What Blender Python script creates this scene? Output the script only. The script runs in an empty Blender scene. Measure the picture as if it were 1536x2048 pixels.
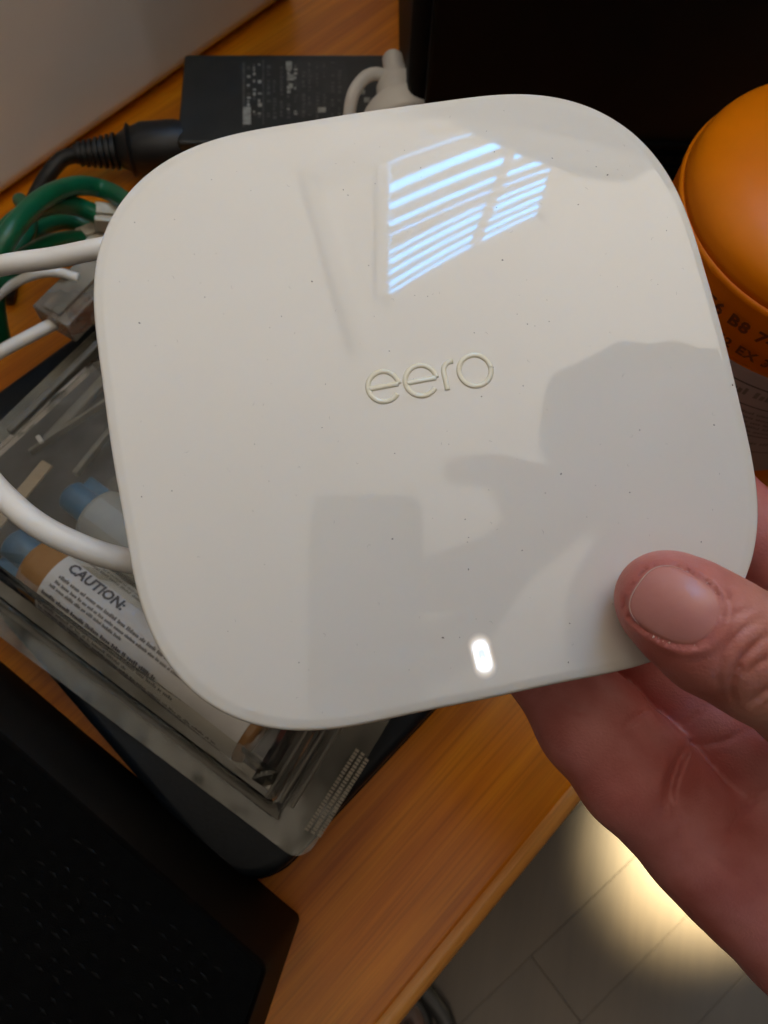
import bpy, math, random
import numpy as np
random.seed(7); rng = np.random.default_rng(7)
C = bpy.context.scene.collection

# ------------------------------------------------------------------ camera, world, lights
F = 1540.; CX, CY = 768., 1024.            # focal length and centre in photograph pixels
zc = np.array([45., 620., 1540.]); zc /= np.linalg.norm(zc)
xc = np.array([1., 0, 0]) - zc*zc[0]; xc /= np.linalg.norm(xc); yc = np.cross(zc, xc)
RW = np.stack([xc, yc, zc]); H = 0.36*zc[2]; CAM = np.array([0, 0, H])

from mathutils import Matrix, Vector
cd = bpy.data.cameras.new('camera'); cam = bpy.data.objects.new('camera', cd); C.objects.link(cam)
M4 = np.eye(4); M4[:3, :3] = RW; M4[:3, 3] = CAM
cam.matrix_world = Matrix(M4.tolist())
cd.sensor_fit = 'VERTICAL'; cd.sensor_height = 36.; cd.lens = F/2048*36
cd.clip_start = 0.01; cd.clip_end = 50
cd.dof.use_dof = True; cd.dof.focus_distance = 0.182; cd.dof.aperture_fstop = cd.lens/1.15
bpy.context.scene.camera = cam
sc = bpy.context.scene
sc.view_settings.view_transform = 'Standard'; sc.view_settings.look = 'None'
sc.view_settings.exposure = 0.0; sc.view_settings.gamma = 1
sc.cycles.use_denoising = True
sc.cycles.max_bounces = 8; sc.cycles.diffuse_bounces = 4; sc.cycles.transparent_max_bounces = 16
sc.cycles.caustics_reflective = False; sc.cycles.caustics_refractive = False

W = bpy.data.worlds.new('World'); sc.world = W; W.use_nodes = True
W.node_tree.nodes['Background'].inputs[0].default_value = (0.9, 0.8, 0.7, 1)
W.node_tree.nodes['Background'].inputs[1].default_value = 0.035

def lamp(name, kind, loc, target, energy, color, **kw):
    l = bpy.data.lights.new(name, kind); l.energy = energy; l.color = color
    for k, v in kw.items(): setattr(l, k, v)
    o = bpy.data.objects.new(name, l); C.objects.link(o); o.location = loc
    o.rotation_euler = (Vector(target)-Vector(loc)).to_track_quat('-Z', 'Y').to_euler()
    return o
# unseen lights added off frame: a ceiling wash, a side fill, two floor spots
lamp('ceiling_wash_light', 'SPOT', (1.00, 0.80, 0.12), (0.70, 0.50, 1.70), 300, (1.0, 0.90, 0.775), spot_size=math.radians(102), spot_blend=0.35, shadow_soft_size=0.10)  # added source; its bounce off the ceiling gives the soft light
lamp('side_light', 'AREA', (1.10, -0.50, 0.80), (-0.1, 0.35, 0.1), 3.4, (1.0, 0.90, 0.80), shape='DISK', size=0.35)  # added fill for the cabinet face and the jar
lamp('floor_patch_spot', 'SPOT', (1.10, 0.45, 0.10), (0.480, 0.010, -0.74), 4300, (1.0, 0.84, 0.50), spot_size=math.radians(14.5), spot_blend=0.8, shadow_soft_size=0.04)  # added spot that makes the bright patch on the floor
lamp('floor_fill_spot', 'SPOT', (0.35, -1.5, 0.55), (0.235, -0.235, -0.74), 110, (1.0, 0.84, 0.66), spot_size=math.radians(11), spot_blend=0.8, shadow_soft_size=0.05)  # added weak spot for the dimmer stretch of floor

# ------------------------------------------------------------------ geometry of the photograph
def ray(px, py): return RW@np.array([(px-CX)/F, -(py-CY)/F, -1.])
def PD(px, py, d): return CAM+ray(px, py)*d                      # point at a distance along the view axis
def PZ(px, py, z=0.):                                            # point on the horizontal plane z
    r = ray(px, py); return CAM+r*((z-H)/r[2])
def rot(rx, ry, rz):
    cx, sx, cy, sy, cz, sz = np.cos(rx), np.sin(rx), np.cos(ry), np.sin(ry), np.cos(rz), np.sin(rz)
    X = np.array([[1, 0, 0], [0, cx, -sx], [0, sx, cx]]); Y = np.array([[cy, 0, sy], [0, 1, 0], [-sy, 0, cy]]); Z = np.array([[cz, -sz, 0], [sz, cz, 0], [0, 0, 1]])
    return X@Y@Z
RR = 0.47                                                        # radius of the router's domed lid
RT = np.array([.0096, .02767, -.16348]); RRot = rot(-.13972, .04683, .19334)
RO = CAM+RW@RT; RM = RW@RRot
def rhit(px, py):
    o = RRot.T@(-RT)+np.array([0, 0, RR]); d = RRot.T@np.array([(px-CX)/F, -(py-CY)/F, -1.])
    a = d@d; b = 2*o@d; c = o@o-RR*RR; t = (-b-np.sqrt(b*b-4*a*c))/2/a
    return o+d*t-np.array([0, 0, RR])
def refl(px, py, z):
    p = rhit(px, py); n = np.array([p[0]/RR, p[1]/RR, 1.]); n /= np.linalg.norm(n)
    wn = RM@n; wp = RO+RM@p; v = wp-CAM; v /= np.linalg.norm(v); d = v-2*(v@wn)*wn
    return wp+d*((z-wp[2])/d[2])

# ------------------------------------------------------------------ materials
def mat(name, color, rough=0.5, **kw):
    m = bpy.data.materials.new(name); m.use_nodes = True
    nt = m.node_tree; b = nt.nodes['Principled BSDF']
    b.inputs['Base Color'].default_value = (*color, 1); b.inputs['Roughness'].default_value = rough
    var = kw.get('var', 0.12); sc_ = kw.get('scale', 60.); bump = kw.get('bump', 0.0)
    tc = nt.nodes.new('ShaderNodeTexCoord'); mp = nt.nodes.new('ShaderNodeMapping'); nt.links.new(tc.outputs['Object'], mp.inputs[0])
    mp.inputs['Scale'].default_value = kw.get('stretch', (1, 1, 1)); mp.inputs['Rotation'].default_value = (0, 0, kw.get('rotz', 0))
    n = nt.nodes.new('ShaderNodeTexNoise'); n.inputs['Scale'].default_value = sc_; n.inputs['Detail'].default_value = 6
    nt.links.new(mp.outputs[0], n.inputs['Vector'])
    if var:
        r = nt.nodes.new('ShaderNodeValToRGB'); nt.links.new(n.outputs['Fac'], r.inputs[0])
        c2 = kw.get('color2')
        lo = [c*(1-var) for c in color] if c2 is None else c2; hi = [min(1, c*(1+var)) for c in color] if c2 is None else color
        r.color_ramp.elements[0].position = kw.get('p0', .3); r.color_ramp.elements[1].position = kw.get('p1', .7)
        r.color_ramp.elements[0].color = (*lo, 1); r.color_ramp.elements[1].color = (*hi, 1)
        nt.links.new(r.outputs[0], b.inputs['Base Color'])
    if bump:
        bn = nt.nodes.new('ShaderNodeTexNoise'); bn.inputs['Scale'].default_value = kw.get('bscale', 900.); bn.inputs['Detail'].default_value = 3
        nt.links.new(mp.outputs[0], bn.inputs['Vector'])
        bu = nt.nodes.new('ShaderNodeBump'); bu.inputs['Strength'].default_value = bump; bu.inputs['Distance'].default_value = kw.get('bdist', 0.0003)
        nt.links.new(bn.outputs['Fac'], bu.inputs['Height']); nt.links.new(bu.outputs[0], b.inputs['Normal'])
    if 'rvar' in kw:
        mr = nt.nodes.new('ShaderNodeMapRange'); nt.links.new(n.outputs['Fac'], mr.inputs[0])
        mr.inputs[3].default_value = rough*(1-kw['rvar']); mr.inputs[4].default_value = rough*(1+kw['rvar']); nt.links.new(mr.outputs[0], b.inputs['Roughness'])
    for k in ('coat', 'spec', 'ior', 'sss', 'trans', 'metal'):
        if k in kw: b.inputs[{'coat': 'Coat Weight', 'spec': 'Specular IOR Level', 'ior': 'IOR', 'sss': 'Subsurface Weight', 'trans': 'Transmission Weight', 'metal': 'Metallic'}[k]].default_value = kw[k]
    return m
def emis(name, color, strength):
    m = bpy.data.materials.new(name); m.use_nodes = True; b = m.node_tree.nodes['Principled BSDF']
    b.inputs['Base Color'].default_value = (*color, 1); b.inputs['Emission Color'].default_value = (*color, 1); b.inputs['Emission Strength'].default_value = strength
    return m
def clear(name, tint, milk=0.12, rough=0.12):
    m = bpy.data.materials.new(name); m.use_nodes = True; nt = m.node_tree; nt.nodes.clear()
    out = nt.nodes.new('ShaderNodeOutputMaterial'); t = nt.nodes.new('ShaderNodeBsdfTransparent'); t.inputs[0].default_value = (*tint, 1)
    g = nt.nodes.new('ShaderNodeBsdfGlossy'); g.inputs['Roughness'].default_value = rough
    d = nt.nodes.new('ShaderNodeBsdfDiffuse'); d.inputs[0].default_value = (.62, .60, .52, 1)
    m1 = nt.nodes.new('ShaderNodeMixShader'); m2 = nt.nodes.new('ShaderNodeMixShader'); fr = nt.nodes.new('ShaderNodeFresnel'); fr.inputs[0].default_value = 1.5
    tc = nt.nodes.new('ShaderNodeTexCoord'); no = nt.nodes.new('ShaderNodeTexNoise'); no.inputs['Scale'].default_value = 45; no.inputs['Detail'].default_value = 2
    nt.links.new(tc.outputs['Object'], no.inputs['Vector'])
    mr = nt.nodes.new('ShaderNodeMapRange'); mr.inputs[1].default_value = .3; mr.inputs[2].default_value = .7; mr.inputs[3].default_value = milk*.35; mr.inputs[4].default_value = milk*1.6  # patchy milkiness of the plastic also stands in for glare on it
    nt.links.new(no.outputs['Fac'], mr.inputs[0]); nt.links.new(mr.outputs[0], m1.inputs[0])
    bu = nt.nodes.new('ShaderNodeBump'); bu.inputs['Strength'].default_value = .5; bu.inputs['Distance'].default_value = .004; nt.links.new(no.outputs['Fac'], bu.inputs['Height'])
    nt.links.new(bu.outputs[0], g.inputs['Normal']); nt.links.new(bu.outputs[0], fr.inputs['Normal'])
    nt.links.new(t.outputs[0], m1.inputs[1]); nt.links.new(d.outputs[0], m1.inputs[2])
    nt.links.new(fr.outputs[0], m2.inputs[0]); nt.links.new(m1.outputs[0], m2.inputs[1]); nt.links.new(g.outputs[0], m2.inputs[2])
    nt.links.new(m2.outputs[0], out.inputs[0]); return m

M = {}
M['shell'] = mat('router_shell', (.83, .80, .735), .038, var=0.012, scale=30, rvar=.35, spec=.54)
M['logo'] = mat('logo_gloss', (.86, .82, .66), .10, var=0.0, spec=.8)
M['dust'] = mat('dust', (.22, .20, .18), .9, var=.3, scale=2000)
M['wood'] = None
M['wall'] = mat('wall_paint', (.66, .63, .60), .8, var=.03, scale=8, bump=.15, bscale=400)
M['ceil'] = mat('ceiling_paint', (.80, .78, .74), .9, var=.03, scale=4)
M['panelw'] = mat('white_laminate', (.90, .90, .89), .5, var=.04, scale=12, bump=.1, bscale=300)
M['black'] = mat('black_plastic', (.004, .004, .004), .6, spec=.15, var=.2, bump=.2, bscale=900)
M['blackgloss'] = mat('black_gloss', (.003, .003, .003), .5, spec=.15, var=.2)
M['brick'] = mat('black_matte_plastic', (.022, .023, .020), .42, var=.2, bump=.3, bscale=1500)
M['print'] = mat('grey_print', (.34, .34, .30), .6, var=.3, scale=300)
M['printfaint'] = mat('faint_grey_print', (.085, .085, .075), .6, var=.3, scale=300)
M['cable_w'] = mat('white_cable', (.78, .76, .72), .38, var=.05, scale=90, sss=.0)
M['cable_g'] = mat('green_cable', (.004, .11, .045), .35, var=.15, scale=60)
M['cable_k'] = mat('black_cable', (.01, .01, .01), .45, var=.2)
M['clearplug'] = mat('clear_plug', (.62, .58, .48), .2, var=.1, scale=200)
M['greyplug'] = 'later'
M['gold'] = mat('contact_brass', (.6, .45, .15), .3, metal=1.0)
M['case'] = mat('dark_case', (.006, .009, .013), .45, spec=.25, var=.3, scale=30, bump=.2, bscale=700)
M['flange'] = clear('clear_flange', (.76, .75, .69), .17, .20)
M['blister'] = clear('clear_blister', (.90, .88, .83), .065, .18)
M['greyplug'] = clear('smoky_plug', (.55, .46, .40), .30, .2)
M['insert'] = mat('dark_insert_card', (.022, .019, .015), .5, var=.4, scale=40)
M['insertlight'] = mat('grey_insert_card', (.135, .125, .10), .5, var=.25, scale=50)
M['amber'] = mat('amber_resin', (.30, .155, .06), .25, var=.15, scale=60)
M['bluecap'] = mat('blue_cap', (.003, .10, .22), .35, var=.25, scale=120)
M['label'] = mat('tube_label', (.52, .50, .47), .5, var=.06, scale=90)
M['labelink'] = mat('label_ink', (.10, .09, .09), .6, var=.2)
M['labelink2'] = mat('label_small_ink', (.20, .185, .175), .6, var=.2)
M['greytube'] = mat('frosted_tube', (.34, .35, .33), .3, var=.1)
M['stick'] = mat('wood_stick', (.34, .26, .17), .6, var=.15, scale=150, stretch=(1, 8, 1))
M['orange'] = mat('orange_plastic', (.80, .212, .0008), .40, var=.06, scale=40, spec=.25)
M['ink'] = mat('lid_ink', (.17, .033, .004), .5, var=.2)
M['jarlabel'] = mat('jar_label', (.40, .35, .35), .5, var=.05, scale=60)
M['bag'] = mat('black_fabric', (.002, .002, .002), .9, spec=.05, var=.3, scale=300, bump=.5, bscale=2500)
M['bagbump'] = mat('black_glossy_weave', (.0026, .0026, .0026), .42, var=.2, spec=.06)
M['bagside'] = mat('black_smooth_side', (.002, .0014, .001), .6, spec=.08, var=.2)
M['phone'] = mat('phone_back', (.02, .02, .022), .25, var=.05)
M['lens'] = mat('lens_glass', (.004, .004, .006), .05, var=0)
M['shirt'] = mat('dark_shirt', (.05, .055, .065), .9, var=.2, bump=.5, bscale=800)
M['hair'] = mat('dark_hair', (.02, .014, .01), .85, spec=.1, var=.3, scale=200)
M['floor'] = None
M['frame'] = mat('window_frame_paint', (.80, .78, .74), .5, var=.04)
M['slat'] = mat('blind_slat', (.80, .78, .74), .6, var=.02)
M['sky'] = emis('daylight', (.14, .54, 1.0), 17.0)
M['shoe'] = mat('brown_leather', (.09, .05, .04), .5, var=.3)

def wood(name, base, dark, light, ang, rough=.3):
    m = bpy.data.materials.new(name); m.use_nodes = True; nt = m.node_tree; b = nt.nodes['Principled BSDF']; b.inputs['Roughness'].default_value = rough
    b.inputs['Coat Weight'].default_value = .08; b.inputs['Specular IOR Level'].default_value = .35; b.inputs['Coat Roughness'].default_value = .22
    tc = nt.nodes.new('ShaderNodeTexCoord'); mp = nt.nodes.new('ShaderNodeMapping'); mp.vector_type = 'POINT'
    r0 = nt.nodes.new('ShaderNodeMapping'); r0.inputs['Rotation'].default_value = (0, 0, -ang); nt.links.new(tc.outputs['Object'], r0.inputs[0])
    nt.links.new(r0.outputs[0], mp.inputs[0]); mp.inputs['Scale'].default_value = (2.2, 60, 60)
    n1 = nt.nodes.new('ShaderNodeTexNoise'); n1.inputs['Scale'].default_value = 1.6; n1.inputs['Detail'].default_value = 8; n1.inputs['Roughness'].default_value = .6; nt.links.new(mp.outputs[0], n1.inputs['Vector'])
    mp2 = nt.nodes.new('ShaderNodeMapping'); mp2.inputs['Scale'].default_value = (5, 16, 16); nt.links.new(r0.outputs[0], mp2.inputs[0])
    n2 = nt.nodes.new('ShaderNodeTexNoise'); n2.inputs['Scale'].default_value = 1.2; n2.inputs['Detail'].default_value = 3; nt.links.new(mp2.outputs[0], n2.inputs['Vector'])
    cr = nt.nodes.new('ShaderNodeValToRGB'); nt.links.new(n1.outputs['Fac'], cr.inputs[0])
    e = cr.color_ramp.elements; e[0].position = .28; e[0].color = (*dark, 1); e[1].position = .72; e[1].color = (*light, 1); x = e.new(.5); x.color = (*base, 1)
    mx = nt.nodes.new('ShaderNodeMix'); mx.data_type = 'RGBA'; mx.blend_type = 'MULTIPLY'; mx.inputs[0].default_value = .7
    c2 = nt.nodes.new('ShaderNodeValToRGB'); c2.color_ramp.elements[0].color = (.62, .6, .55, 1); c2.color_ramp.elements[0].position = .35; c2.color_ramp.elements[1].color = (1, 1, 1, 1); c2.color_ramp.elements[1].position = .65
    nt.links.new(n2.outputs['Fac'], c2.inputs[0]); nt.links.new(cr.outputs[0], mx.inputs[6]); nt.links.new(c2.outputs[0], mx.inputs[7]); nt.links.new(mx.outputs[2], b.inputs['Base Color'])
    mp3 = nt.nodes.new('ShaderNodeMapping'); mp3.inputs['Scale'].default_value = (9, 420, 420); nt.links.new(r0.outputs[0], mp3.inputs[0])
    n3 = nt.nodes.new('ShaderNodeTexNoise'); n3.inputs['Scale'].default_value = 2.0; n3.inputs['Detail'].default_value = 4; nt.links.new(mp3.outputs[0], n3.inputs['Vector'])
    c3 = nt.nodes.new('ShaderNodeValToRGB'); c3.color_ramp.elements[0].color = (.55, .5, .42, 1); c3.color_ramp.elements[0].position = .36; c3.color_ramp.elements[1].color = (1, 1, 1, 1); c3.color_ramp.elements[1].position = .52; nt.links.new(n3.outputs['Fac'], c3.inputs[0])
    mx3 = nt.nodes.new('ShaderNodeMix'); mx3.data_type = 'RGBA'; mx3.blend_type = 'MULTIPLY'; mx3.inputs[0].default_value = .38
    nt.links.new(mx.outputs[2], mx3.inputs[6]); nt.links.new(c3.outputs[0], mx3.inputs[7]); nt.links.new(mx3.outputs[2], b.inputs['Base Color'])
    bu = nt.nodes.new('ShaderNodeBump'); bu.inputs['Strength'].default_value = .25; bu.inputs['Distance'].default_value = .0004; nt.links.new(n1.outputs['Fac'], bu.inputs['Height']); nt.links.new(bu.outputs[0], b.inputs['Normal'])
    return m
UA = math.atan2(.719, .695)
M['wood'] = wood('orange_varnished_wood', (.72, .215, .004), (.54, .14, .002), (.92, .33, .010), UA, .32)
M['wood2'] = wood('edge_highlight_wood', (.80, .33, .07), (.70, .27, .05), (.88, .42, .11), UA, .28)  # lighter wood tone carries the highlight of the desk's front edge
M['floor'] = wood('brown_floor_wood', (.029, .020, .0115), (.026, .0175, .010), (.032, .022, .013), math.radians(38), .5)

def skin(name, base, base2):
    m = mat(name, base, .46, var=.1, color2=base2, scale=45, p0=.40, p1=.60, bump=.42, bscale=1500, bdist=.0004)
    nt = m.node_tree; b = nt.nodes['Principled BSDF']
    b.inputs['Subsurface Weight'].default_value = .18; b.inputs['Subsurface Radius'].default_value = (1, .3, .2); b.inputs['Subsurface Scale'].default_value = .0016
    l = b.inputs['Base Color'].links[0]; src = l.from_socket
    at = nt.nodes.new('ShaderNodeAttribute'); at.attribute_name = 'tint'
    mx = nt.nodes.new('ShaderNodeMix'); mx.data_type = 'RGBA'; mx.blend_type = 'MULTIPLY'; mx.inputs[0].default_value = 1
    nt.links.new(src, mx.inputs[6]); nt.links.new(at.outputs['Color'], mx.inputs[7]); nt.links.new(mx.outputs[2], b.inputs['Base Color'])
    return m
M['skin'] = skin('skin', (.70, .32, .27), (.55, .19, .15))
M['nail'] = mat('nail', (.66, .29, .25), .24, var=.12, color2=(.56, .22, .19), scale=70, bump=.25, bscale=500, spec=.35)

# ------------------------------------------------------------------ helpers
def tag(o, label=None, cat=None, group=None, kind=None):
    for k, v in (('label', label), ('category', cat), ('group', group), ('kind', kind)):
        if v: o[k] = v
    return o
def thing(name, label, cat, loc, group=None, M3=None):
    o = bpy.data.objects.new(name, None); o.empty_display_size = .01; C.objects.link(o)
    m = np.eye(4); m[:3, 3] = loc
    if M3 is not None: m[:3, :3] = M3
    o.matrix_world = Matrix(m.tolist()); o['_m'] = [list(r) for r in m.tolist()]
    return tag(o, label, cat, group)
def wm(o):
    return np.array([list(r) for r in o['_m']]) if o is not None and '_m' in o.keys() else None
def obj(name, V, Fc, m, parent=None, smooth=True, local=False, sharp=None):
    """mesh object; V are world coordinates (or the thing's own when local)"""
    V = np.asarray(V, float).reshape(-1, 3)
    root = parent
    while root is not None and wm(root) is None: root = root.parent
    if root is not None and not local:
        Mi = np.linalg.inv(wm(root)); V = V@Mi[:3, :3].T+Mi[:3, 3]
    org = np.zeros(3)
    if parent is None: org = np.array([V[:, 0].mean(), V[:, 1].mean(), V[:, 2].min()]); V = V-org
    me = bpy.data.meshes.new(name)
    if isinstance(Fc, np.ndarray):
        nf, k = Fc.shape
        me.vertices.add(len(V)); me.vertices.foreach_set('co', V.astype(np.float32).ravel())
        me.loops.add(nf*k); me.loops.foreach_set('vertex_index', Fc.astype(np.int32).ravel())
        me.polygons.add(nf); me.polygons.foreach_set('loop_start', (np.arange(nf)*k).astype(np.int32)); me.update(calc_edges=True); me.validate()
    else:
        me.from_pydata(V.tolist(), [], Fc)
    me.materials.append(m)
    if smooth: me.polygons.foreach_set('use_smooth', [True]*len(me.polygons))
    if sharp: 
        try: me.set_sharp_from_angle(angle=math.radians(sharp))
        except Exception: pass
    me.update()
    o = bpy.data.objects.new(name, me); C.objects.link(o); o.parent = parent
    if parent is None: o.location = org
    return o
def bevel(o, w, seg=3):
    b = o.modifiers.new('bevel', 'BEVEL'); b.width = w; b.segments = seg; b.limit_method = 'ANGLE'; b.angle_limit = math.radians(40); b.harden_normals = True
    return o
def boxM(c, half, R=None):
    R = np.eye(3) if R is None else np.asarray(R)
    s = np.array([[x, y, z] for x in (-1, 1) for y in (-1, 1) for z in (-1, 1)])*np.asarray(half)
    V = s@R.T+np.asarray(c)
    Fc = [(0, 1, 3, 2), (4, 6, 7, 5), (0, 4, 5, 1), (2, 3, 7, 6), (0, 2, 6, 4), (1, 5, 7, 3)]
    return V, Fc
class MB:
    def __init__(s): s.V = []; s.F = []; s.n = 0
    def add(s, V, Fc):
        s.V.append(np.asarray(V)); s.F += [tuple(int(i)+s.n for i in f) for f in Fc]; s.n += len(V)
    def build(s, name, m, parent=None, **k): return obj(name, np.concatenate(s.V), s.F, m, parent, **k)
def prism(poly, z0, z1, top=None):
    n = len(poly); poly = np.asarray(poly)[:, :2]; tp = poly if top is None else np.asarray(top)[:, :2]
    a = poly-poly.mean(0)
    if sum(poly[i][0]*poly[(i+1) % n][1]-poly[(i+1) % n][0]*poly[i][1] for i in range(n)) < 0: poly = poly[::-1]; tp = tp[::-1]
    V = np.concatenate([np.c_[poly, np.full(n, z0)], np.c_[tp, np.full(n, z1)]])
    Fc = [tuple(range(n))[::-1], tuple(range(n, 2*n))]+[(i, (i+1) % n, n+(i+1) % n, n+i) for i in range(n)]
    return V, Fc
def rounded(poly, radii, seg=7):
    poly = np.asarray(poly, float)[:, :2]; n = len(poly); out = []
    for i in range(n):
        p, a, b = poly[i], poly[i-1], poly[(i+1) % n]; r = radii[i] if hasattr(radii, '__len__') else radii
        if r <= 0: out.append(p); continue
        u = (a-p)/np.linalg.norm(a-p); v = (b-p)/np.linalg.norm(b-p); ang = math.acos(np.clip(u@v, -1, 1)); t = r/math.tan(ang/2)
        c = p+(u+v)/np.linalg.norm(u+v)*r/math.sin(ang/2); s, e = p+u*t-c, p+v*t-c
        a0 = math.atan2(s[1], s[0]); a1 = math.atan2(e[1], e[0]); da = (a1-a0+math.pi) % (2*math.pi)-math.pi
        for k in range(seg+1): an = a0+da*k/seg; out.append(c+r*np.array([math.cos(an), math.sin(an)]))
    return np.array(out)
def inset(poly, d):
    poly = np.asarray(poly, float)[:, :2]; n = len(poly); area = sum(poly[i][0]*poly[(i+1) % n][1]-poly[(i+1) % n][0]*poly[i][1] for i in range(n)); sg = 1 if area > 0 else -1; out = []
    for i in range(n):
        p = poly[i]; e1 = p-poly[i-1]; e2 = poly[(i+1) % n]-p; e1 /= np.linalg.norm(e1); e2 /= np.linalg.norm(e2)
        n1 = np.array([-e1[1], e1[0]])*sg; n2 = np.array([-e2[1], e2[0]])*sg; b = n1+n2; b /= (b@b)/2; out.append(p+b*d)
    return np.array(out)
def catmull(P, per=10):
    P = np.asarray(P, float); P = np.vstack([2*P[0]-P[1], P, 2*P[-1]-P[-2]]); out = []
    for i in range(1, len(P)-2):
        for t in np.linspace(0, 1, per, endpoint=False):
            a, b, c, d = P[i-1:i+3]; out.append(.5*((2*b)+(c-a)*t+(2*a-5*b+4*c-d)*t*t+(3*b-3*c+d-a)*t**3))
    out.append(P[-2]); return np.array(out)
def tube(P, r, n=16, per=10, up=None, flat=1.0, smoothed=True):
    Q = catmull(P, per) if smoothed else np.asarray(P, float); m = len(Q); r = np.full(m, r) if np.isscalar(r) else np.interp(np.linspace(0, 1, m), np.linspace(0, 1, len(r)), r)
    T = np.gradient(Q, axis=0); T /= np.linalg.norm(T, axis=1)[:, None]
    if up is None: up = np.array([0, 0, 1.]) if abs(T[0][2]) < .9 else np.array([1., 0, 0])
    V = []; N = up-T[0]*(up@T[0]); N /= np.linalg.norm(N)
    for i in range(m):
        N = N-T[i]*(N@T[i]); N /= np.linalg.norm(N); B = np.cross(T[i], N)
        for k in range(n): a = 2*math.pi*k/n; V.append(Q[i]+r[i]*(math.cos(a)*N*flat+math.sin(a)*B))
    V += [Q[0], Q[-1]]
    Fc = [(i*n+k, i*n+(k+1) % n, (i+1)*n+(k+1) % n, (i+1)*n+k) for i in range(m-1) for k in range(n)]
    Fc += [(m*n, (k+1) % n, k) for k in range(n)]+[(m*n+1, (m-1)*n+k, (m-1)*n+(k+1) % n) for k in range(n)]
    return np.array(V), Fc
def lathe(A, B, prof, n=48):
    """prof: (t along A->B in 0..1, radius)"""
    A = np.asarray(A, float); B = np.asarray(B, float); T = (B-A)/np.linalg.norm(B-A); up = np.array([0, 0, 1.]) if abs(T[2]) < .9 else np.array([1., 0, 0])
    N = up-T*(up@T); N /= np.linalg.norm(N); Bn = np.cross(T, N); V = []; m = len(prof)
    for t, r in prof:
        for k in range(n): a = 2*math.pi*k/n; V.append(A+(B-A)*t+max(r, 1e-6)*(math.cos(a)*N+math.sin(a)*Bn))
    Fc = [(i*n+k, i*n+(k+1) % n, (i+1)*n+(k+1) % n, (i+1)*n+k) for i in range(m-1) for k in range(n)]
    Fc += [tuple(range(n))[::-1], tuple((m-1)*n+k for k in range(n))]
    return np.array(V), Fc
def text_mesh(s, size, spacing=1.0, bold=0.0):
    c = bpy.data.curves.new('t', 'FONT'); c.body = s; c.size = size; c.space_character = spacing; c.resolution_u = 2; c.offset = bold
    o = bpy.data.objects.new('t', c); C.objects.link(o); dg = bpy.context.evaluated_depsgraph_get(); dg.update()
    me = bpy.data.meshes.new_from_object(o.evaluated_get(dg)); V = np.array([v.co[:] for v in me.vertices]); Fc = [tuple(p.vertices) for p in me.polygons]
    bpy.data.objects.remove(o); bpy.data.curves.remove(c); bpy.data.meshes.remove(me); return V, Fc

# ------------------------------------------------------------------ the room
U = np.array([math.cos(UA), math.sin(UA), 0]); Vv = np.array([-math.sin(UA), math.cos(UA), 0])
E0 = PZ(1150, 1550); RD = np.stack([U, Vv, [0, 0, 1]], 1)
def fr(u, v, z): return E0+u*U+v*Vv+np.array([0, 0, z])

# floor: base slab and planks
FA = math.radians(38); fu = np.array([math.cos(FA), math.sin(FA), 0]); fv = np.array([-fu[1], fu[0], 0])
V, Fc = boxM((0, 0, -.79), (3, 3, .04)); fl = obj('floor', V, Fc, M['insert'], smooth=False); tag(fl, kind='structure')
base = PZ(1103, 1661, -.74); base[2] = -.742
wpl = .088; me0 = None
for j in range(-7, 7):
    off = random.uniform(-.35, .35)
    for k in range(-1, 2):
        V, Fc = boxM((0, 0, 0), (.4497, wpl/2-.0001, .008))
        c = base+fv*(j+.5)*wpl+fu*(off+k*.9)
        if me0 is None:
            fo = obj('plank', V, Fc, M['floor'], None, smooth=False); bevel(fo, .0003, 1); me0 = fo.data; o = fo
            fo.data.transform(Matrix.Translation((0, 0, -.008)))
        else:
            o = fo.copy(); C.objects.link(o)
        o.parent = fl; o.location = c-np.array([0, 0, 0])-np.array(fl.location[:])+np.array([0, 0, random.uniform(-.0006, .0004)]); o.rotation_euler = (0, 0, FA)
# walls and ceiling
CZ = 1.70
V, Fc = boxM((-2.4, 0, .45), (.05, 3, 1.24)); tag(obj('wall', V, Fc, M['wall'], smooth=False), 'plain painted side wall, off to the left of the desk', 'wall')
V, Fc = boxM((.05, 1.30, .45), (2.39, .05, 1.24)); tag(obj('wall', V, Fc, M['wall'], smooth=False), 'plain painted wall at the far end, behind the desk', 'wall')
V, Fc = boxM((0, 0, CZ+.05), (3, 3, .05)); tag(obj('ceiling', V, Fc, M['ceil'], smooth=False), kind='structure')

# roof window with a blind, mirrored in the router's lid
def rc(px, py, dz=0.0): return refl(px, py, CZ-dz)
stripes = [(381, 18, 1122, 252, 14), (417, 13, 1130, 284, 11), (452, 10, 1128, 312, 8), (475, 3, 1106, 339, 4), (508, 7, 1094, 360, 6), (527, 11, 1083, 378, 9), (548, 9, 1068, 402, 7), (571, 11, 1056, 421, 7), (587, 3, 1040, 440, 3)]
left = []; right = []
for yl, tl, xr, yr, tr in [(330, .6, 1100, 232, 2.5)]+stripes: left += [(780, yl-tl/2), (780, yl+tl/2)]; xr, yr = xr+30, yr-11; right += [(xr, yr-tr/2), (xr-tr*.2, yr+tr/2)]
Lp = [rc(*p) for p in left]; Rp = [rc(*p) for p in right]
win = thing('roof_window', 'ceiling window with slatted blind, mirrored as pale blue stripes in the glossy lid', 'window', rc(900, 430))
q = np.array([Lp[0], Rp[0], Rp[-1], Lp[-1]]); ctr = q.mean(0)
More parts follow.
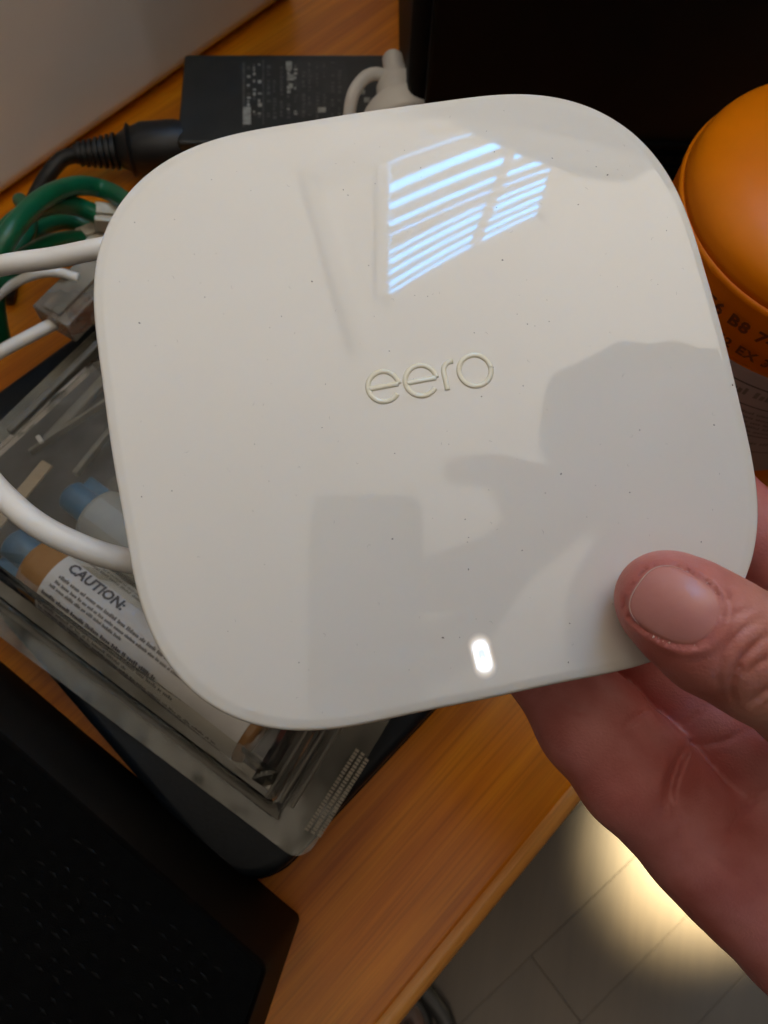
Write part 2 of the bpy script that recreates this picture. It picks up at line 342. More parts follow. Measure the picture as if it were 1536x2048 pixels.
pv, pf = prism([*[rc(left[0][0]+(right[0][0]-left[0][0])*t, left[0][1]+(right[0][1]-left[0][1])*t-30*t*(1-t)) for t in np.linspace(0, 1, 10)], *[rc(left[-1][0]+(right[-1][0]-left[-1][0])*t, left[-1][1]+(right[-1][1]-left[-1][1])*t-30*t*(1-t)) for t in np.linspace(1, 0, 10)]], CZ-.012, CZ-.004); obj('pane', pv, pf, M['sky'], win, smooth=False)
for a, b in ((0, 1), (1, 2), (2, 3), (3, 0)):
    d = q[b]-q[a]; L = np.linalg.norm(d); d /= L; nn = np.array([-d[1], d[0], 0]); nn = nn if nn@(ctr-q[a]) < 0 else -nn
    bv, bf = boxM((q[a]+q[b])/2+nn*.024-np.array([0, 0, .012]), (L/2+.02, .02, .012), np.stack([d, nn, [0, 0, 1]], 1)); obj('frame', bv, bf, M['frame'], win, smooth=False)
zs = np.array([0, 0, .018]); NS = 10
def bent(l, r):                            # slats bowed to add curve to their stripes in the lid's reflection
    return [rc(l[0]+(r[0]-l[0])*t, l[1]+(r[1]-l[1])*t-30*t*(1-t)) for t in np.linspace(0, 1, NS)]
for i in range(1, len(Lp)-1, 2):
    A_, B_ = bent(left[i], right[i]), bent(left[i+1], right[i+1]); t = np.array([0, 0, .0015])
    vv = [p-zs-t for p in A_]+[p-zs-t for p in B_]+[p-zs+t for p in A_]+[p-zs+t for p in B_]; N2 = 2*NS
    ff = [(k, k+1, NS+k+1, NS+k) for k in range(NS-1)]+[(N2+NS+k, N2+NS+k+1, N2+k+1, N2+k) for k in range(NS-1)]+[(N2+k, N2+k+1, k+1, k) for k in range(NS-1)]+[(NS+k, NS+k+1, N2+NS+k+1, N2+NS+k) for k in range(NS-1)]
    obj('blind_slat', vv, ff, M['slat'], win, smooth=False)
a, b = rc(1040, 262, .035), rc(948, 492, .035); d = b-a; L = np.linalg.norm(d); d /= L; nn = np.cross([0, 0, 1], d)
bv, bf = boxM((a+b)/2, (L/2, .016, .003), np.stack([d, nn, [0, 0, 1]], 1)); obj('mullion', bv, bf, M['frame'], win, smooth=False)
sp_ = [refl(x, y, CZ-.07)[:2] for x, y in ((880, 190), (938, 244), (1030, 288), (1120, 322), (1200, 341), (1266, 350), (1326, 320), (1420, 250), (1420, 60), (860, 40))]  # dark slab added to shade the lid's mirrored corner, outlined along the mirror rays
V, Fc = prism(sp_, CZ-.07, CZ-.001); tag(obj('occluder', V, Fc, mat('occluder_paint', (.20, .205, .21), .8, var=.05), smooth=False), 'grey slab added under the ceiling beyond the window to darken the reflection at the lid corner', 'occluder')
# ceiling beams, whose lines the lid mirrors
for p0, p1, w in (((620, 352), (722, 700), .022), ((625, 362), (900, 246), .055)):
    a, b = rc(*p0, .02), rc(*p1, .02); d = b-a; L = np.linalg.norm(d); d /= L; nn = np.cross([0, 0, 1], d)
    bv, bf = boxM((a+b)/2, (L/2, w, .018), np.stack([d, nn, [0, 0, 1]], 1)); bm = obj('ceiling_beam', bv, bf, M['wall'], smooth=False)
    bm.name = 'ceiling_beam'; tag(bm, 'short beam under the ceiling, running away from the desk' if p1[1] > 500 else 'cross beam under the ceiling, beside the window', 'beam')

# ------------------------------------------------------------------ desk
desk = thing('desk', 'orange varnished wooden desk with a rounded front edge', 'desk', fr(0, .2, 0))
prof = []; r = .009; T0 = .03; r = .0045
for k in range(9): an = math.pi/2*k/8; prof.append((r-r*math.sin(an) if False else r*(1-math.sin(an)), -r*(1-math.cos(an))))
prof = [(r*(1-math.sin(math.pi/2*k/8)), -r*(1-math.cos(math.pi/2*k/8))) for k in range(9)]
sec = [(.95, 0)]+prof+[(0, -T0+.004), (.004, -T0), (.95, -T0)]
Vd = []; 
for uu in (-1.0, 1.1):
    Vd += [fr(uu, s[0]-.004, s[1]) for s in sec]
n = len(sec); Fd = [(i, i+1, n+i+1, n+i) for i in range(n-1)]+[(n-1, 0, n, 2*n-1)]+[tuple(range(n))[::-1], tuple(range(n, 2*n))]
obj('desktop', Vd, Fd, M['wood'], desk, sharp=35)
V, Fc = tube([fr(-1.0, -.0035, -.0052), fr(0, -.0035, -.0052), fr(1.1, -.0035, -.0052)], .0052, 20, per=4); obj('edge_highlight', V, Fc, M['wood2'], desk)  # lighter bead standing in for the highlight along the front edge
for uu, v_ in ((-.95, .05), (1.05, .05), (-.95, .85), (1.05, .85)):
    V, Fc = boxM(fr(uu, v_, -.385), (.025, .025, .355), RD); obj('leg', V, Fc, M['wood'], desk, smooth=False)

# white cabinet standing at the back of the desk, top left of the picture
a, b = PZ(592, 0), PZ(-2, 418); d = (b-a)/np.linalg.norm(b-a); nn = np.array([-d[1], d[0], 0]); nn = nn if nn@(a-E0) > 0 else -nn
p1 = a-d*.006; p2 = b+d*.35
cab = thing('cabinet', 'off white upright cabinet side standing on the desk, top left corner', 'cabinet', (p1+p2)/2)
V, Fc = prism([p1, p2, p2+nn*.28, p1+nn*.28], .001, .42); bevel(obj('body', V, Fc, M['panelw'], cab), .012, 5)
V, Fc = prism([p1-nn*.004+d*.01, p2-nn*.004, p2+nn*.28, p1+nn*.28], .42, .438); bevel(obj('top', V, Fc, M['panelw'], cab), .003)

# black tower at the top right
k0 = PZ(800, 420)
tw = thing('computer_tower', 'tall plain black computer case filling the top right corner', 'computer', k0+np.array([.12, .1, 0]))
V, Fc = boxM(k0+np.array([.13, .21, .212]), (.13, .21, .21)); bevel(obj('body', V, Fc, M['black'], tw), .006, 4)
V, Fc = boxM(k0+np.array([.13, -.004, .212]), (.122, .004, .2)); bevel(obj('front_panel', V, Fc, M['blackgloss'], tw), .002)
for i in range(6):
    V, Fc = boxM(k0+np.array([.13, -.009, .02+i*.007]), (.09, .0012, .0018)); obj('vent_slot', V, Fc, M['bag'], tw, smooth=False)

# ------------------------------------------------------------------ power brick
z = .030; A = PZ(368, 107, z); B = PZ(815, 107, z); ex = (B-A)/np.linalg.norm(B-A); ey = np.cross([0, 0, 1], ex); BR = np.stack([ex, ey, [0, 0, 1]], 1)
bl = .112; bw = .066
pb = thing('power_brick', 'black laptop power brick with worn grey label print, lying on desk', 'power adapter', A+ex*bl/2-ey*bw/2-np.array([0, 0, z]))
V, Fc = boxM(A+ex*bl/2-ey*bw/2-np.array([0, 0, z/2]), (bl/2, bw/2, z/2), BR); bevel(obj('housing', V, Fc, M['brick'], pb), .0022, 4)
def onbrick(px, py, dz=.0003): return PZ(px, py, z)+np.array([0, 0, dz])
def patch(mb, x0, y0, x1, y1, h=.0003):
    c = [onbrick(x0, y0, h), onbrick(x1, y0, h), onbrick(x1, y1, h), onbrick(x0, y1, h)]; mb.add(c, [(3, 2, 1, 0)])
m1 = MB(); m2 = MB()
y = 122
for x0, x1, y0, y1, kind in ((485, 490, 125, 255, 0), (525, 528, 120, 250, 0)): patch(m2, x0, y0, x1, y1)
for col, x0 in enumerate((494, 506, 516, 534, 546, 560, 574, 588, 604, 616, 632, 646, 662, 676)):
    yy = 124+random.uniform(0, 12); bright = col < 3 or x0 in (574, 588)
    while yy < 236:
        h = random.uniform(2.5, 8)
        if random.random() < (.75 if bright else .6): patch(m1 if (bright and random.random() < .55) else m2, x0, yy, x0+random.uniform(4, 8), yy+h)
        yy += h+random.uniform(1.2, 3.5)
for x0, y0, x1, y1 in ((486, 215, 502, 250), (572, 124, 584, 140), (576, 150, 588, 162), (578, 168, 586, 178), (636, 216, 652, 226), (728, 196, 740, 206), (722, 180, 730, 190)): patch(m1, x0, y0, x1, y1, .0004)
tag(m1.build('label_print', M['print'], pb, smooth=False), kind='stuff'); tag(m2.build('faint_print', M['printfaint'], pb, smooth=False), kind='stuff')
V, Fc = [onbrick(592, 122, .00015), onbrick(692, 122, .00015), onbrick(700, 215, .00015), onbrick(592, 235, .00015)], [(3, 2, 1, 0)]
obj('label_panel', V, Fc, mat('label_panel', (.035, .035, .032), .5, var=.25, scale=150), pb, smooth=False)
# mains lead plugged in the brick
ml = thing('mains_lead', 'black mains lead with ribbed strain relief plugged into the power brick', 'cable', PZ(200, 310, 0))
pa, pbb = PZ(372, 292, .018), PZ(150, 309, .020)
prof = [(0, .0125), (.08, .0135), (.38, .0135), (.47, .0115), (.50, .0135), (.53, .0105), (.60, .0085)]
for k in range(7): t0 = .62+k*.052; prof += [(t0, .0072-.0003*k), (t0+.006, .0093-.0005*k), (t0+.03, .0093-.0005*k), (t0+.036, .0070-.0003*k)]
prof += [(1.0, .0048)]
V, Fc = lathe(pa, pbb, prof, 28); obj('plug', V, Fc, M['cable_k'], ml, sharp=40)
V, Fc = tube([PZ(158, 308, .020), PZ(125, 318, .019), PZ(98, 348, .016), PZ(72, 392, .010), PZ(50, 450, .006), PZ(30, 520, .005), PZ(10, 600, .005)], .0042, 14); obj('cord', V, Fc, M['cable_k'], ml)

# ------------------------------------------------------------------ green network cables
def rj45(name, A, B, m, parent, w=.0058, h=.0041, boot=False):
    A = np.asarray(A); B = np.asarray(B); d = B-A; L = np.linalg.norm(d); d /= L; s = np.cross([0, 0, 1], d); s /= np.linalg.norm(s); u = np.cross(d, s); R = np.stack([d, s, u], 1)
    V, Fc = boxM((A+B)/2, (L/2, w, h), R); p = bevel(obj(name, V, Fc, m, parent), .0008, 2)
    V, Fc = boxM((A+B)/2+u*(h+.0012)-d*L*.1, (L*.35, w*.45, .0006), R); obj('latch', V, Fc, m, p, smooth=False)
    mb = MB()
    for k in range(8):
        V, Fc = boxM(B-d*.003+u*(h+.0001)+s*(-w*.75+w*1.5*k/7), (.0025, .00035, .0002), R); mb.add(V, Fc)
    mb.build('contacts', M['gold'], p, smooth=False)
    return p
G = [([(-60, 620), (-10, 520), (28, 455), (85, 398), (150, 372), (205, 378), (250, 402), (300, 446), (340, 500)], .085, .0043, None, 'green network cable, the highest loop of the tangle at the left'),
     ([(-60, 560), (-12, 492), (35, 440), (92, 411), (150, 412), (203, 434)], .075, .0043, ((203, 434), (236, 449)), 'green network cable whose clear plug is the upper of two'),
     ([(-70, 640), (-15, 578), (40, 522), (95, 490), (140, 479), (176, 480)], .060, .0041, ((174, 480), (212, 484)), 'green network cable whose clear plug is the lower of two'),
     ([(-60, 720), (-15, 600), (20, 520), (70, 462), (125, 442), (180, 452), (240, 480)], .045, .0042, None, 'dark green network cable running beneath the other green loops')]
for pts, zz, r, pl, lab in G:
    g = thing('network_cable', lab, 'cable', PZ(*pts[2], 0), 'green network cables tangled at the left')
    P = [PZ(x, y, zz*(.8+.2*math.sin(i*.9))+.0) for i, (x, y) in enumerate(pts)]
    V, Fc = tube(P, r, 16); obj('cord', V, Fc, M['cable_g'], g)
    if pl:
        a = P[-1]; d = P[-1]-P[-2]; d[2] *= .3; d /= np.linalg.norm(d); rj45('plug', a-d*.003, a+d*.016, M['clearplug'], g)
V, Fc = tube([PZ(10, 700, .02), PZ(-6, 600, .045), PZ(18, 520, .05), PZ(52, 470, .05), PZ(60, 430, .04), PZ(40, 400, .03)], .0036, 16); tag(obj('network_cable', V, Fc, M['cable_g']), 'green network cable bending down at the frame edge, leftmost of the tangle', 'cable', 'green network cables tangled at the left')

# white cables
V, Fc = tube([PD(-140, 560, .21), PD(-60, 545, .205), PD(20, 528, .20), PD(110, 515, .20), PD(200, 497, .20), PD(300, 480, .205), PD(420, 500, .21)], .0027, 18)
tag(obj('white_cable', V, Fc, M['cable_w']), 'white cable crossing in front of the green tangle to the router', 'cable')
V, Fc = tube([PD(-160, 820, .20), PD(-70, 905, .187), PD(0, 985, .181), PD(70, 1046, .179), PD(150, 1088, .180), PD(235, 1117, .183), PD(330, 1130, .188), PD(450, 1120, .19)], .0030, 20)
tag(obj('power_cable', V, Fc, M['cable_w']), 'thick white power cable passing in front of the clear package to the router', 'cable')
wn = thing('white_network_cable', 'thin white cable ending in a grey translucent plug left of the router', 'cable', PZ(60, 680, 0))
V, Fc = tube([PZ(-80, 752, .05), PZ(0, 704, .05), PZ(60, 672, .05), PZ(112, 645, .05)], .0028, 16); obj('cord', V, Fc, M['cable_w'], wn)
A, B = PZ(110, 652, .05), PZ(235, 520, .05); p = rj45('plug', A+np.array([0, 0, .001]), B, M['greyplug'], wn, w=.0098, h=.006)
V, Fc = tube([PZ(-20, 605, .055), PZ(20, 572, .058), PZ(70, 549, .06), (PZ(115, 545, .06)), PZ(157, 556, .058)], .0021, 14)
tag(obj('thin_white_cable', V, Fc, M['cable_w']), 'thinnest white cable, arching just below the white cable at left', 'cable')

# white barrel plug with its little loop on the brick
wp = thing('white_plug', 'white stepped plug with a small cable loop, resting on the power brick', 'plug', PZ(800, 190, .03))
V, Fc = lathe(PZ(783, 106, .062), PZ(812, 262, .052), [(0, .0005), (.02, .0038), (.06, .0052), (.22, .0056), (.30, .0062), (.36, .0092), (.42, .0108), (.60, .0118), (.66, .0135), (.70, .0175), (.76, .0196), (.95, .0200), (1, .019)], 36); obj('barrel', V, Fc, M['cable_w'], wp)
V, Fc = tube([PZ(700, 300, .045), PZ(698, 240, .052), PZ(706, 190, .06), PZ(727, 158, .062), PZ(752, 148, .062), PZ(780, 156, .060)], .0031, 16); obj('cord', V, Fc, M['cable_w'], wp)

# ------------------------------------------------------------------ dark case under the package
zt = .022
ul = PZ(56, 734, zt); ll = PZ(164, 1430, zt); lr = PZ(790, 1500, zt)
ca = math.radians(45.5); a_ = np.array([math.cos(ca), math.sin(ca)]); b_ = np.array([a_[1], -a_[0]])       # a: up-right, b: down-right
va, vb = (ll[:2]@a_), None
bu0 = ul[:2]@b_; bu1 = lr[:2]@b_; aa = ll[:2]@a_
def ab(a, b): return a_*a+b_*b
quad = [ab(aa, bu0), ab(aa, bu1), ab(aa+.16, bu1), ab(aa+.16, bu0)]
pol = rounded(quad, .022, 10); V, Fc = prism(pol, .001, zt)
case = thing('dark_case', 'flat navy black case with rounded corners under the clear package', 'case', (*np.mean(quad, 0), 0))
bevel(obj('shell', V, Fc, M['case'], case), .004, 4)
V, Fc = prism(inset(pol, -.0006), .010, .0115); obj('seam', V, Fc, M['black'], case, smooth=False)

# ------------------------------------------------------------------ clear package with glue tubes
zf = zt+.004
pk = thing('blister_package', 'clear plastic blister package lying tilted on the dark case', 'package', PZ(300, 1400, zt))
fl_px = [(606, 1730), (-90, 1205), (-90, 930), (190, 662), (520, 560), (905, 1230)]
fp = [PZ(x, y, zf)[:2] for x, y in fl_px]
pol = rounded(fp, [.0075, .004, .004, .006, .004, .004]); V, Fc = prism(pol, zf-.0005, zf+.0004); obj('flange', V, Fc, M['flange'], pk, smooth=False)
bl_px = [(557, 1640), (-60, 1172), (-60, 965), (190, 735), (500, 640), (770, 1270)]
bp = rounded([PZ(x, y, zf)[:2] for x, y in bl_px], .006, 5)
def ring_strip(P0, z0, P1, z1):
    n = len(P0); V = np.concatenate([np.c_[P0, np.full(n, z0)], np.c_[P1, np.full(n, z1)]]); return V, [(i, (i+1) % n, n+(i+1) % n, n+i) for i in range(n)]
steps = [(0, .0005), (.0008, .002), (.0035, .010), (.0042, .0112), (.009, .0118), (.0100, .0130), (.0118, .0195), (.0135, .0215)]
mb = MB(); 
for (d0, h0), (d1, h1) in zip(steps[:-1], steps[1:]): mb.add(*ring_strip(inset(bp, d0), zf+h0, inset(bp, d1), zf+h1))
tp = inset(bp, steps[-1][0]); mb.add(np.c_[tp, np.full(len(tp), zf+steps[-1][1])], [tuple(range(len(tp)))])
obj('blister', np.concatenate(mb.V), mb.F, M['blister'], pk, sharp=50)
# inner dark card, grey card and ribs at the left
V, Fc = prism(inset(bp, .002), zf+.0008, zf+.0016); obj('backing_card', V, Fc, M['insert'], pk, smooth=False)
def bar(px0, px1, w, h, zz, m, name, parent=pk):
    A, B = PZ(*px0, zz), PZ(*px1, zz); d = B-A; L = np.linalg.norm(d); d /= L; s = np.cross([0, 0, 1], d); V, Fc = boxM((A+B)/2, (L/2, w, h), np.stack([d, s, [0, 0, 1]], 1)); return bevel(obj(name, V, Fc, m, parent), min(w, h)*.6, 2)
for p0, p1, w, h, zz, m in (((20, 868), (200, 690), .0016, .003, .036, 'insertlight'), ((92, 884), (230, 738), .0022, .002, .038, 'insertlight'), ((60, 905), (232, 790), .0007, .002, .040, 'insertlight'), ((150, 950), (230, 850), .0012, .002, .036, 'insertlight')):
    bar(p0, p1, w, h, zz, M[m], 'rib')
bar((75, 872), (84, 886), .0010, .0008, .045, M['label'], 'rib')  # small pale bar standing in for a highlight on the blister
V, Fc = prism([PZ(x, y, zf)[:2] for x, y in ((-60, 1118), (-60, 1172), (556, 1640), (585, 1560), (300, 1350), (60, 1190))], zf+.0022, zf+.0034); obj('grey_card', V, Fc, M['insertlight'], pk, smooth=False)
V, Fc = prism([PZ(x, y, zf)[:2] for x, y in ((560, 1625), (545, 1560), (650, 1380), (760, 1290))], zf+.0042, zf+.0050); obj('side_card', V, Fc, M['insert'], pk, smooth=False)
for p0, p1 in (((533, 1596), (640, 1420)), ((560, 1606), (668, 1430)), ((583, 1616), (690, 1440))): bar(p0, p1, .0006, .0012, .040, M['insertlight'], 'rib')
bar((-40, 1180), (545, 1632), .0004, .0008, zf+.002, M['case'], 'rib')
# embossed rows at the right end of the flange
eb = MB()
for (x0, y0), (x1, y1) in (((612, 1662), (716, 1498)), ((624, 1668), (727, 1505)), ((637, 1674), (735, 1517))):
    for k in range(26):
        t = (k+.5)/26; p = PZ(x0+(x1-x0)*t, y0+(y1-y0)*t, zf+.0007); A = PZ(x0, y0, zf); B = PZ(x1, y1, zf); d = (B-A)/np.linalg.norm(B-A)
        L = np.linalg.norm(B-A)/26*random.uniform(.28, .44); V, Fc = boxM(p, (L, .00075, .0005), np.stack([d, np.cross([0, 0, 1], d), [0, 0, 1]], 1)); eb.add(V, Fc)
tag(eb.build('embossed_rows', mat('embossed_plastic', (.34, .30, .23), .35, var=.15), pk, smooth=False), kind='stuff')

# glue tubes
def gtube(name, label, c0, c1, zz, r, body, withlabel, capoff):
    A, B = PZ(*c0, zz), PZ(*c1, zz); t = thing(name, label, 'glue tube', A-np.array([0, 0, r]))
    d = (B-A); L = np.linalg.norm(d); d /= L; s = np.cross([0, 0, 1], d); R = np.stack([d, s, np.array([0, 0, 1])], 1)
    V, Fc = lathe(A, B, [(-.03, r*.55), (-.012, r*.8), (0, r*.93), (.02, r), (.98, r), (1.0, r*.9)], 48); obj('barrel', V, Fc, body, t)
    V, Fc = lathe(A-d*.016, A-d*.001, [(0, r*.42), (.08, r*.52), (.9, r*.56), (1, r*.5)], 24); obj('cap', V, Fc, M['bluecap'], t, sharp=40)
    V, Fc = boxM(A-d*.008+s*r*.25*capoff, (.0055, r*.62, r*.22), R); bevel(obj('cap_wing', V, Fc, M['bluecap'], t), .001)
    if withlabel:
        V, Fc = lathe(A+d*.012, B-d*.004, [(0, r*1.0), (.001, r*1.018), (.999, r*1.018), (1, r*1.0)], 64); lb = obj('label', V, Fc, M['label'], t, sharp=40)
        def wrap(V2):                        # x along tube, y round it (metres on surface, 0 = top towards the camera)
            rr = r*1.042; an = V2[:, 1]/rr; return A+d*V2[:, [0]]+s*(np.sin(an)*rr)[:, None]+np.array([0, 0, 1.])*(np.cos(an)*rr)[:, None]
        V, Fc = text_mesh('CAUTION:', .0058, 1.0, .00022); V[:, 0] += .0165; V[:, 1] += .0038; obj('lettering', wrap(V), [f for f in Fc], M['labelink'], lb, smooth=False)
        def words(rows, m, nm):
            w = MB()
            for x0, x1, y, h in rows:
                x = x0
                while x < x1:
                    for k in range(random.randint(2, 8)):
                        cw = random.uniform(.35, .62)*h; hh = h*(1.0 if random.random() < .3 else .72)
                        w.add(wrap(np.array([[x, y, 0], [x+cw*.75, y, 0], [x+cw*.75, y+hh, 0], [x, y+hh, 0]])), [(0, 1, 2, 3)]); x += cw
                        if x > x1: break
                    x += h*.5
            w.build(nm, m, lb, smooth=False)
        words([(.020, L, .0118, .0016), (.019, L*.9, .0143, .0014)], M['labelink2'], 'small_print')
        words([(.0165, L*.8, -.0005, .0015), (.0165, L*.85, -.0028, .0013), (.0155, L*.45, -.0050, .0013)], M['labelink2'], 'small_print')
        words([(.014, L*.62, -.0092, .0017), (.014, L*.70, -.0118, .0017), (.014, L*.52, -.0144, .0017), (.014, L*.9, -.0170, .0017), (.014, L*.93, -.0196, .0017)], M['labelink'], 'small_print')
    return t
gtube('glue_tube', 'amber glue tube with blue cap and white caution label in the package', (84, 1128), (528, 1469), .036, .0138, M['amber'], True, -1)
gtube('glue_tube', 'frosted grey glue tube with blue cap and no label, partly behind the router', (196, 1030), (560, 1300), .036, .0125, M['greytube'], False, 1)
V, Fc = boxM(*[0]*0) if False else boxM((PZ(-10, 1052, .038)+PZ(96, 926, .038))/2, (np.linalg.norm(PZ(-10, 1052, .038)-PZ(96, 926, .038))/2, .0028, .0008), (lambda d: np.stack([d, np.cross([0, 0, 1], d), [0, 0, 1]], 1))((PZ(96, 926, .038)-PZ(-10, 1052, .038))/np.linalg.norm(PZ(96, 926, .038)-PZ(-10, 1052, .038))))
tag(bevel(obj('mixing_stick', V, Fc, M['stick']), .0006, 2), 'flat pale wooden mixing stick beside the blue caps in the package', 'stick')

# ------------------------------------------------------------------ orange jar
jr = .0525; jh = .145; jc = PZ(1692, 416, jh)[:2]
jar = thing('jar', 'large orange jar with domed lid and printed pale label, right edge', 'jar', (*jc, 0))
J0 = np.array([*jc, 0.]); zz = lambda h: J0+np.array([0, 0, h])
dome = [(jh, jr), (jh+.003, jr*.99)]
dome += [(jh+.003+.013*math.sin(a), jr*.985*math.cos(a)**.55) for a in np.linspace(.12, 1.5, 22)]+[(jh+.0161, .0005)]
V, Fc = lathe(zz(0), zz(1), dome, 128); obj('lid', V, Fc, M['orange'], jar)
V, Fc = lathe(zz(0), zz(1), [(jh-.0245, jr*.99), (jh-.0235, jr*1.012), (jh-.003, jr*1.012), (jh-.0015, jr*1.018), (jh-.0002, jr*1.018), (jh+.0006, jr*1.005)], 128); sk = obj('lid_skirt', V, Fc, M['orange'], jar, sharp=50)
V, Fc = lathe(zz(0), zz(1), [(.001, jr*.9), (.006, jr*.985), (.03, jr*.99), (jh-.024, jr*.99)], 96); obj('bottle_body', V, Fc, M['orange'], jar)
lb0, lb1 = .058, jh-.0262
V, Fc = lathe(zz(0), zz(1), [(lb0, jr*.991), (lb0+.0002, jr*1.0), (lb1-.0002, jr*1.0), (lb1, jr*.991)], 128); jl = obj('label', V, Fc, M['jarlabel'], jar, sharp=50)
def jw(V2, rr, a0): an = a0+V2[:, 0]/rr; return np.stack([J0[0]+rr*np.cos(an), J0[1]+rr*np.sin(an), V2[:, 1]], 1)
A0 = math.atan2(-(jc[1]+.02), -jc[0])+.02                      # towards the camera
def jtext(s, size, x, h, rr, m, par, nm='lettering', sp=1.):
    V, Fc = text_mesh(s, size, sp, size*.035); V = V.copy(); V[:, 0] += x; V[:, 1] += h; obj(nm, jw(V, rr, A0), Fc, m, par, smooth=False)
jtext("S 19 ' E6 B8 74", .0064, -.040, jh-.0118, jr*1.0175, M['ink'], sk, 'date_print', 1.15)
jtext("K2 EX 31", .0052, -.012, jh-.0205, jr*1.0175, M['ink'], sk, 'date_print', 1.15)
ln = MB()
for h, t in ((lb1-.0062, .0007), (lb1-.0165, .0006), (lb1-.0335, .0005), (lb1-.0445, .0005)):
    xs = np.linspace(-.09, .09, 60); V = [(x, h) for x in xs]+[(x, h+t) for x in xs]; n = len(xs)
    ln.add(jw(np.array([(a, b, 0) for a, b in V]), jr*1.003, A0), [(i, i+1, n+i+1, n+i) for i in range(n-1)])
ln.build('label_lines', M['labelink'], jl, smooth=False)
w = MB()
for h, s in ((lb1-.0115, .0036), (lb1-.0205, .0015), (lb1-.0232, .0015), (lb1-.0259, .0015), (lb1-.0286, .0015), (lb1-.0312, .0015), (lb1-.0390, .002)):
    x = -.085
    while x < .085:
        for k in range(random.randint(3, 9)):
            cw = random.uniform(.4, .65)*s; hh = s*(1 if random.random() < .3 else .7)
            w.add(jw(np.array([[x, h, 0], [x+cw*.7, h, 0], [x+cw*.7, h+hh, 0], [x, h+hh, 0]]), jr*1.003, A0), [(0, 1, 2, 3)]); x += cw
        x += s*.6
w.build('small_print', M['labelink2'], jl, smooth=False)

# ------------------------------------------------------------------ textured black bag, bottom left
bz = .115
K = PZ(603, 1830); e1 = PZ(0, 1318)-K; e1 /= np.linalg.norm(e1); e2 = PZ(530, 2048)-K; e2 /= np.linalg.norm(e2)
e2 = np.array([e2[0]*1.0, e2[1], 0])
bpoly = [K[:2], (K+e1*.36)[:2], (K+e1*.36+e2*.20)[:2], (K+e2*.20)[:2]]
bpr = rounded(bpoly, [.003, .02, .02, .02], 6); bag = thing('laptop_bag', 'black bag with rows of small glossy raised stitches, bottom left corner', 'bag', (*np.mean(bpoly, 0), 0))
V, Fc = prism(bpr, .001, bz); bevel(obj('body', V, Fc, M['bagside'], bag), .003, 4)
V, Fc = prism(rounded(inset(bpoly, .0008), .002, 4), bz+.0002, bz+.0010); bevel(obj('textured_panel', V, Fc, M['bag'], bag), .0005)
st = MB(); sa = math.atan2(e1[1], e1[0])
ins = inset(rounded(bpoly, 0), .014)
for i in range(72):
    for j in range(54):
        p = (K+e1*(.007+i*.0048+(.0024 if j % 2 else 0))+e2*(.007+j*.0034))[:2]
        if (p-K[:2])@e1[:2] > .35: continue
        if random.random() < .30: continue
        p = p+np.array([random.gauss(0, .0004), random.gauss(0, .0004)])
        an = sa+random.gauss(0, .10); d = np.array([math.cos(an), math.sin(an), 0]); s = np.array([-d[1], d[0], 0]); L = .0017*random.uniform(.7, 1.1); wv = .0005; c = np.array([*p, bz+.0012]); up = np.array([0, 0, .0006*random.uniform(.3, 1.2)])
        V = [c-d*L, c-s*wv, c+d*L, c+s*wv, c-d*L*.35+up, c+d*L*.35+up]
        st.add(V, [(0, 1, 4), (1, 5, 4), (1, 2, 5), (2, 3, 5), (3, 4, 5), (3, 0, 4)])
tag(st.build('raised_stitches', M['bagbump'], bag), kind='stuff')

# cord bundle on the floor at the bottom edge
for pts, r, m, lab in (([(790, 1940), (825, 1962), (862, 2000), (890, 2040), (905, 2100)], .011, M['cable_k'], 'black cord on the floor, right one at the bottom edge'),
                       ([(770, 1990), (800, 1985), (832, 2010), (850, 2050), (858, 2110)], .010, M['cable_k'], 'black cord on the floor, left one at the bottom edge')):
    V, Fc = tube([PZ(x, y, -.728) for x, y in pts], r, 14); tag(obj('floor_cable', V, Fc, m), lab, 'cable', 'black cords on the floor')
V, Fc = tube([PZ(792, 2052, -.72), PZ(805, 2030, -.712), PZ(822, 2026, -.712), PZ(836, 2050, -.715), PZ(842, 2090, -.72)], .009, 14); tag(obj('floor_strap', V, Fc, M['shoe']), 'brown strap on the floor between the two black cords', 'strap')

# ------------------------------------------------------------------ the router
ro = thing('wifi_router', 'glossy white rounded square router held in the hand, reflecting a window', 'router', RO, M3=RM)
NT = 288; th = np.linspace(0, 2*np.pi, NT, endpoint=False)
def radius(th, n=4.00384, c4=-.00408, c8=-.00176, asp=.01129, c12=.00246, a=.0685):
    s, c = np.sin(th), np.cos(th); r = a/(abs(c)**n+abs(s)**n)**(1/n)
    return r*(1+c4*np.cos(4*th)+c8*np.cos(8*th)+c12*np.cos(12*th)+asp*np.cos(2*th))
ro_out = radius(th)
def domez(r): return -(RR-np.sqrt(RR*RR-r*r))
rings = []
for u in list(np.linspace(.015, .93, 60))+[.945, .96, .972]:
    r = ro_out*u; rings.append((r, domez(r)))
for off, dz in ((.0013, 0), (.0009, .00008), (.0005, .00028), (.0002, .0006), (.00005, .0010), (0, .0013), (.0001, .0018), (.0005, .0022), (.0012, .0024)):
    r = ro_out-off; rings.append((r, domez(ro_out)-dz))
def revo(rings, cap0=True, cap1=False):
    V = np.concatenate([np.stack([r*np.cos(th), r*np.sin(th), z+0*th], 1) for r, z in rings]); m = len(rings)
    Fc = [(i*NT+k, (i+1)*NT+k, (i+1)*NT+(k+1) % NT, i*NT+(k+1) % NT) for i in range(m-1) for k in range(NT)]
    if cap0: V = np.vstack([V, [0, 0, rings[0][1].mean()]]); Fc += [(len(V)-1, k, (k+1) % NT) for k in range(NT)]
    if cap1: Fc += [tuple((m-1)*NT+k for k in range(NT))[::-1]]
    return V, Fc
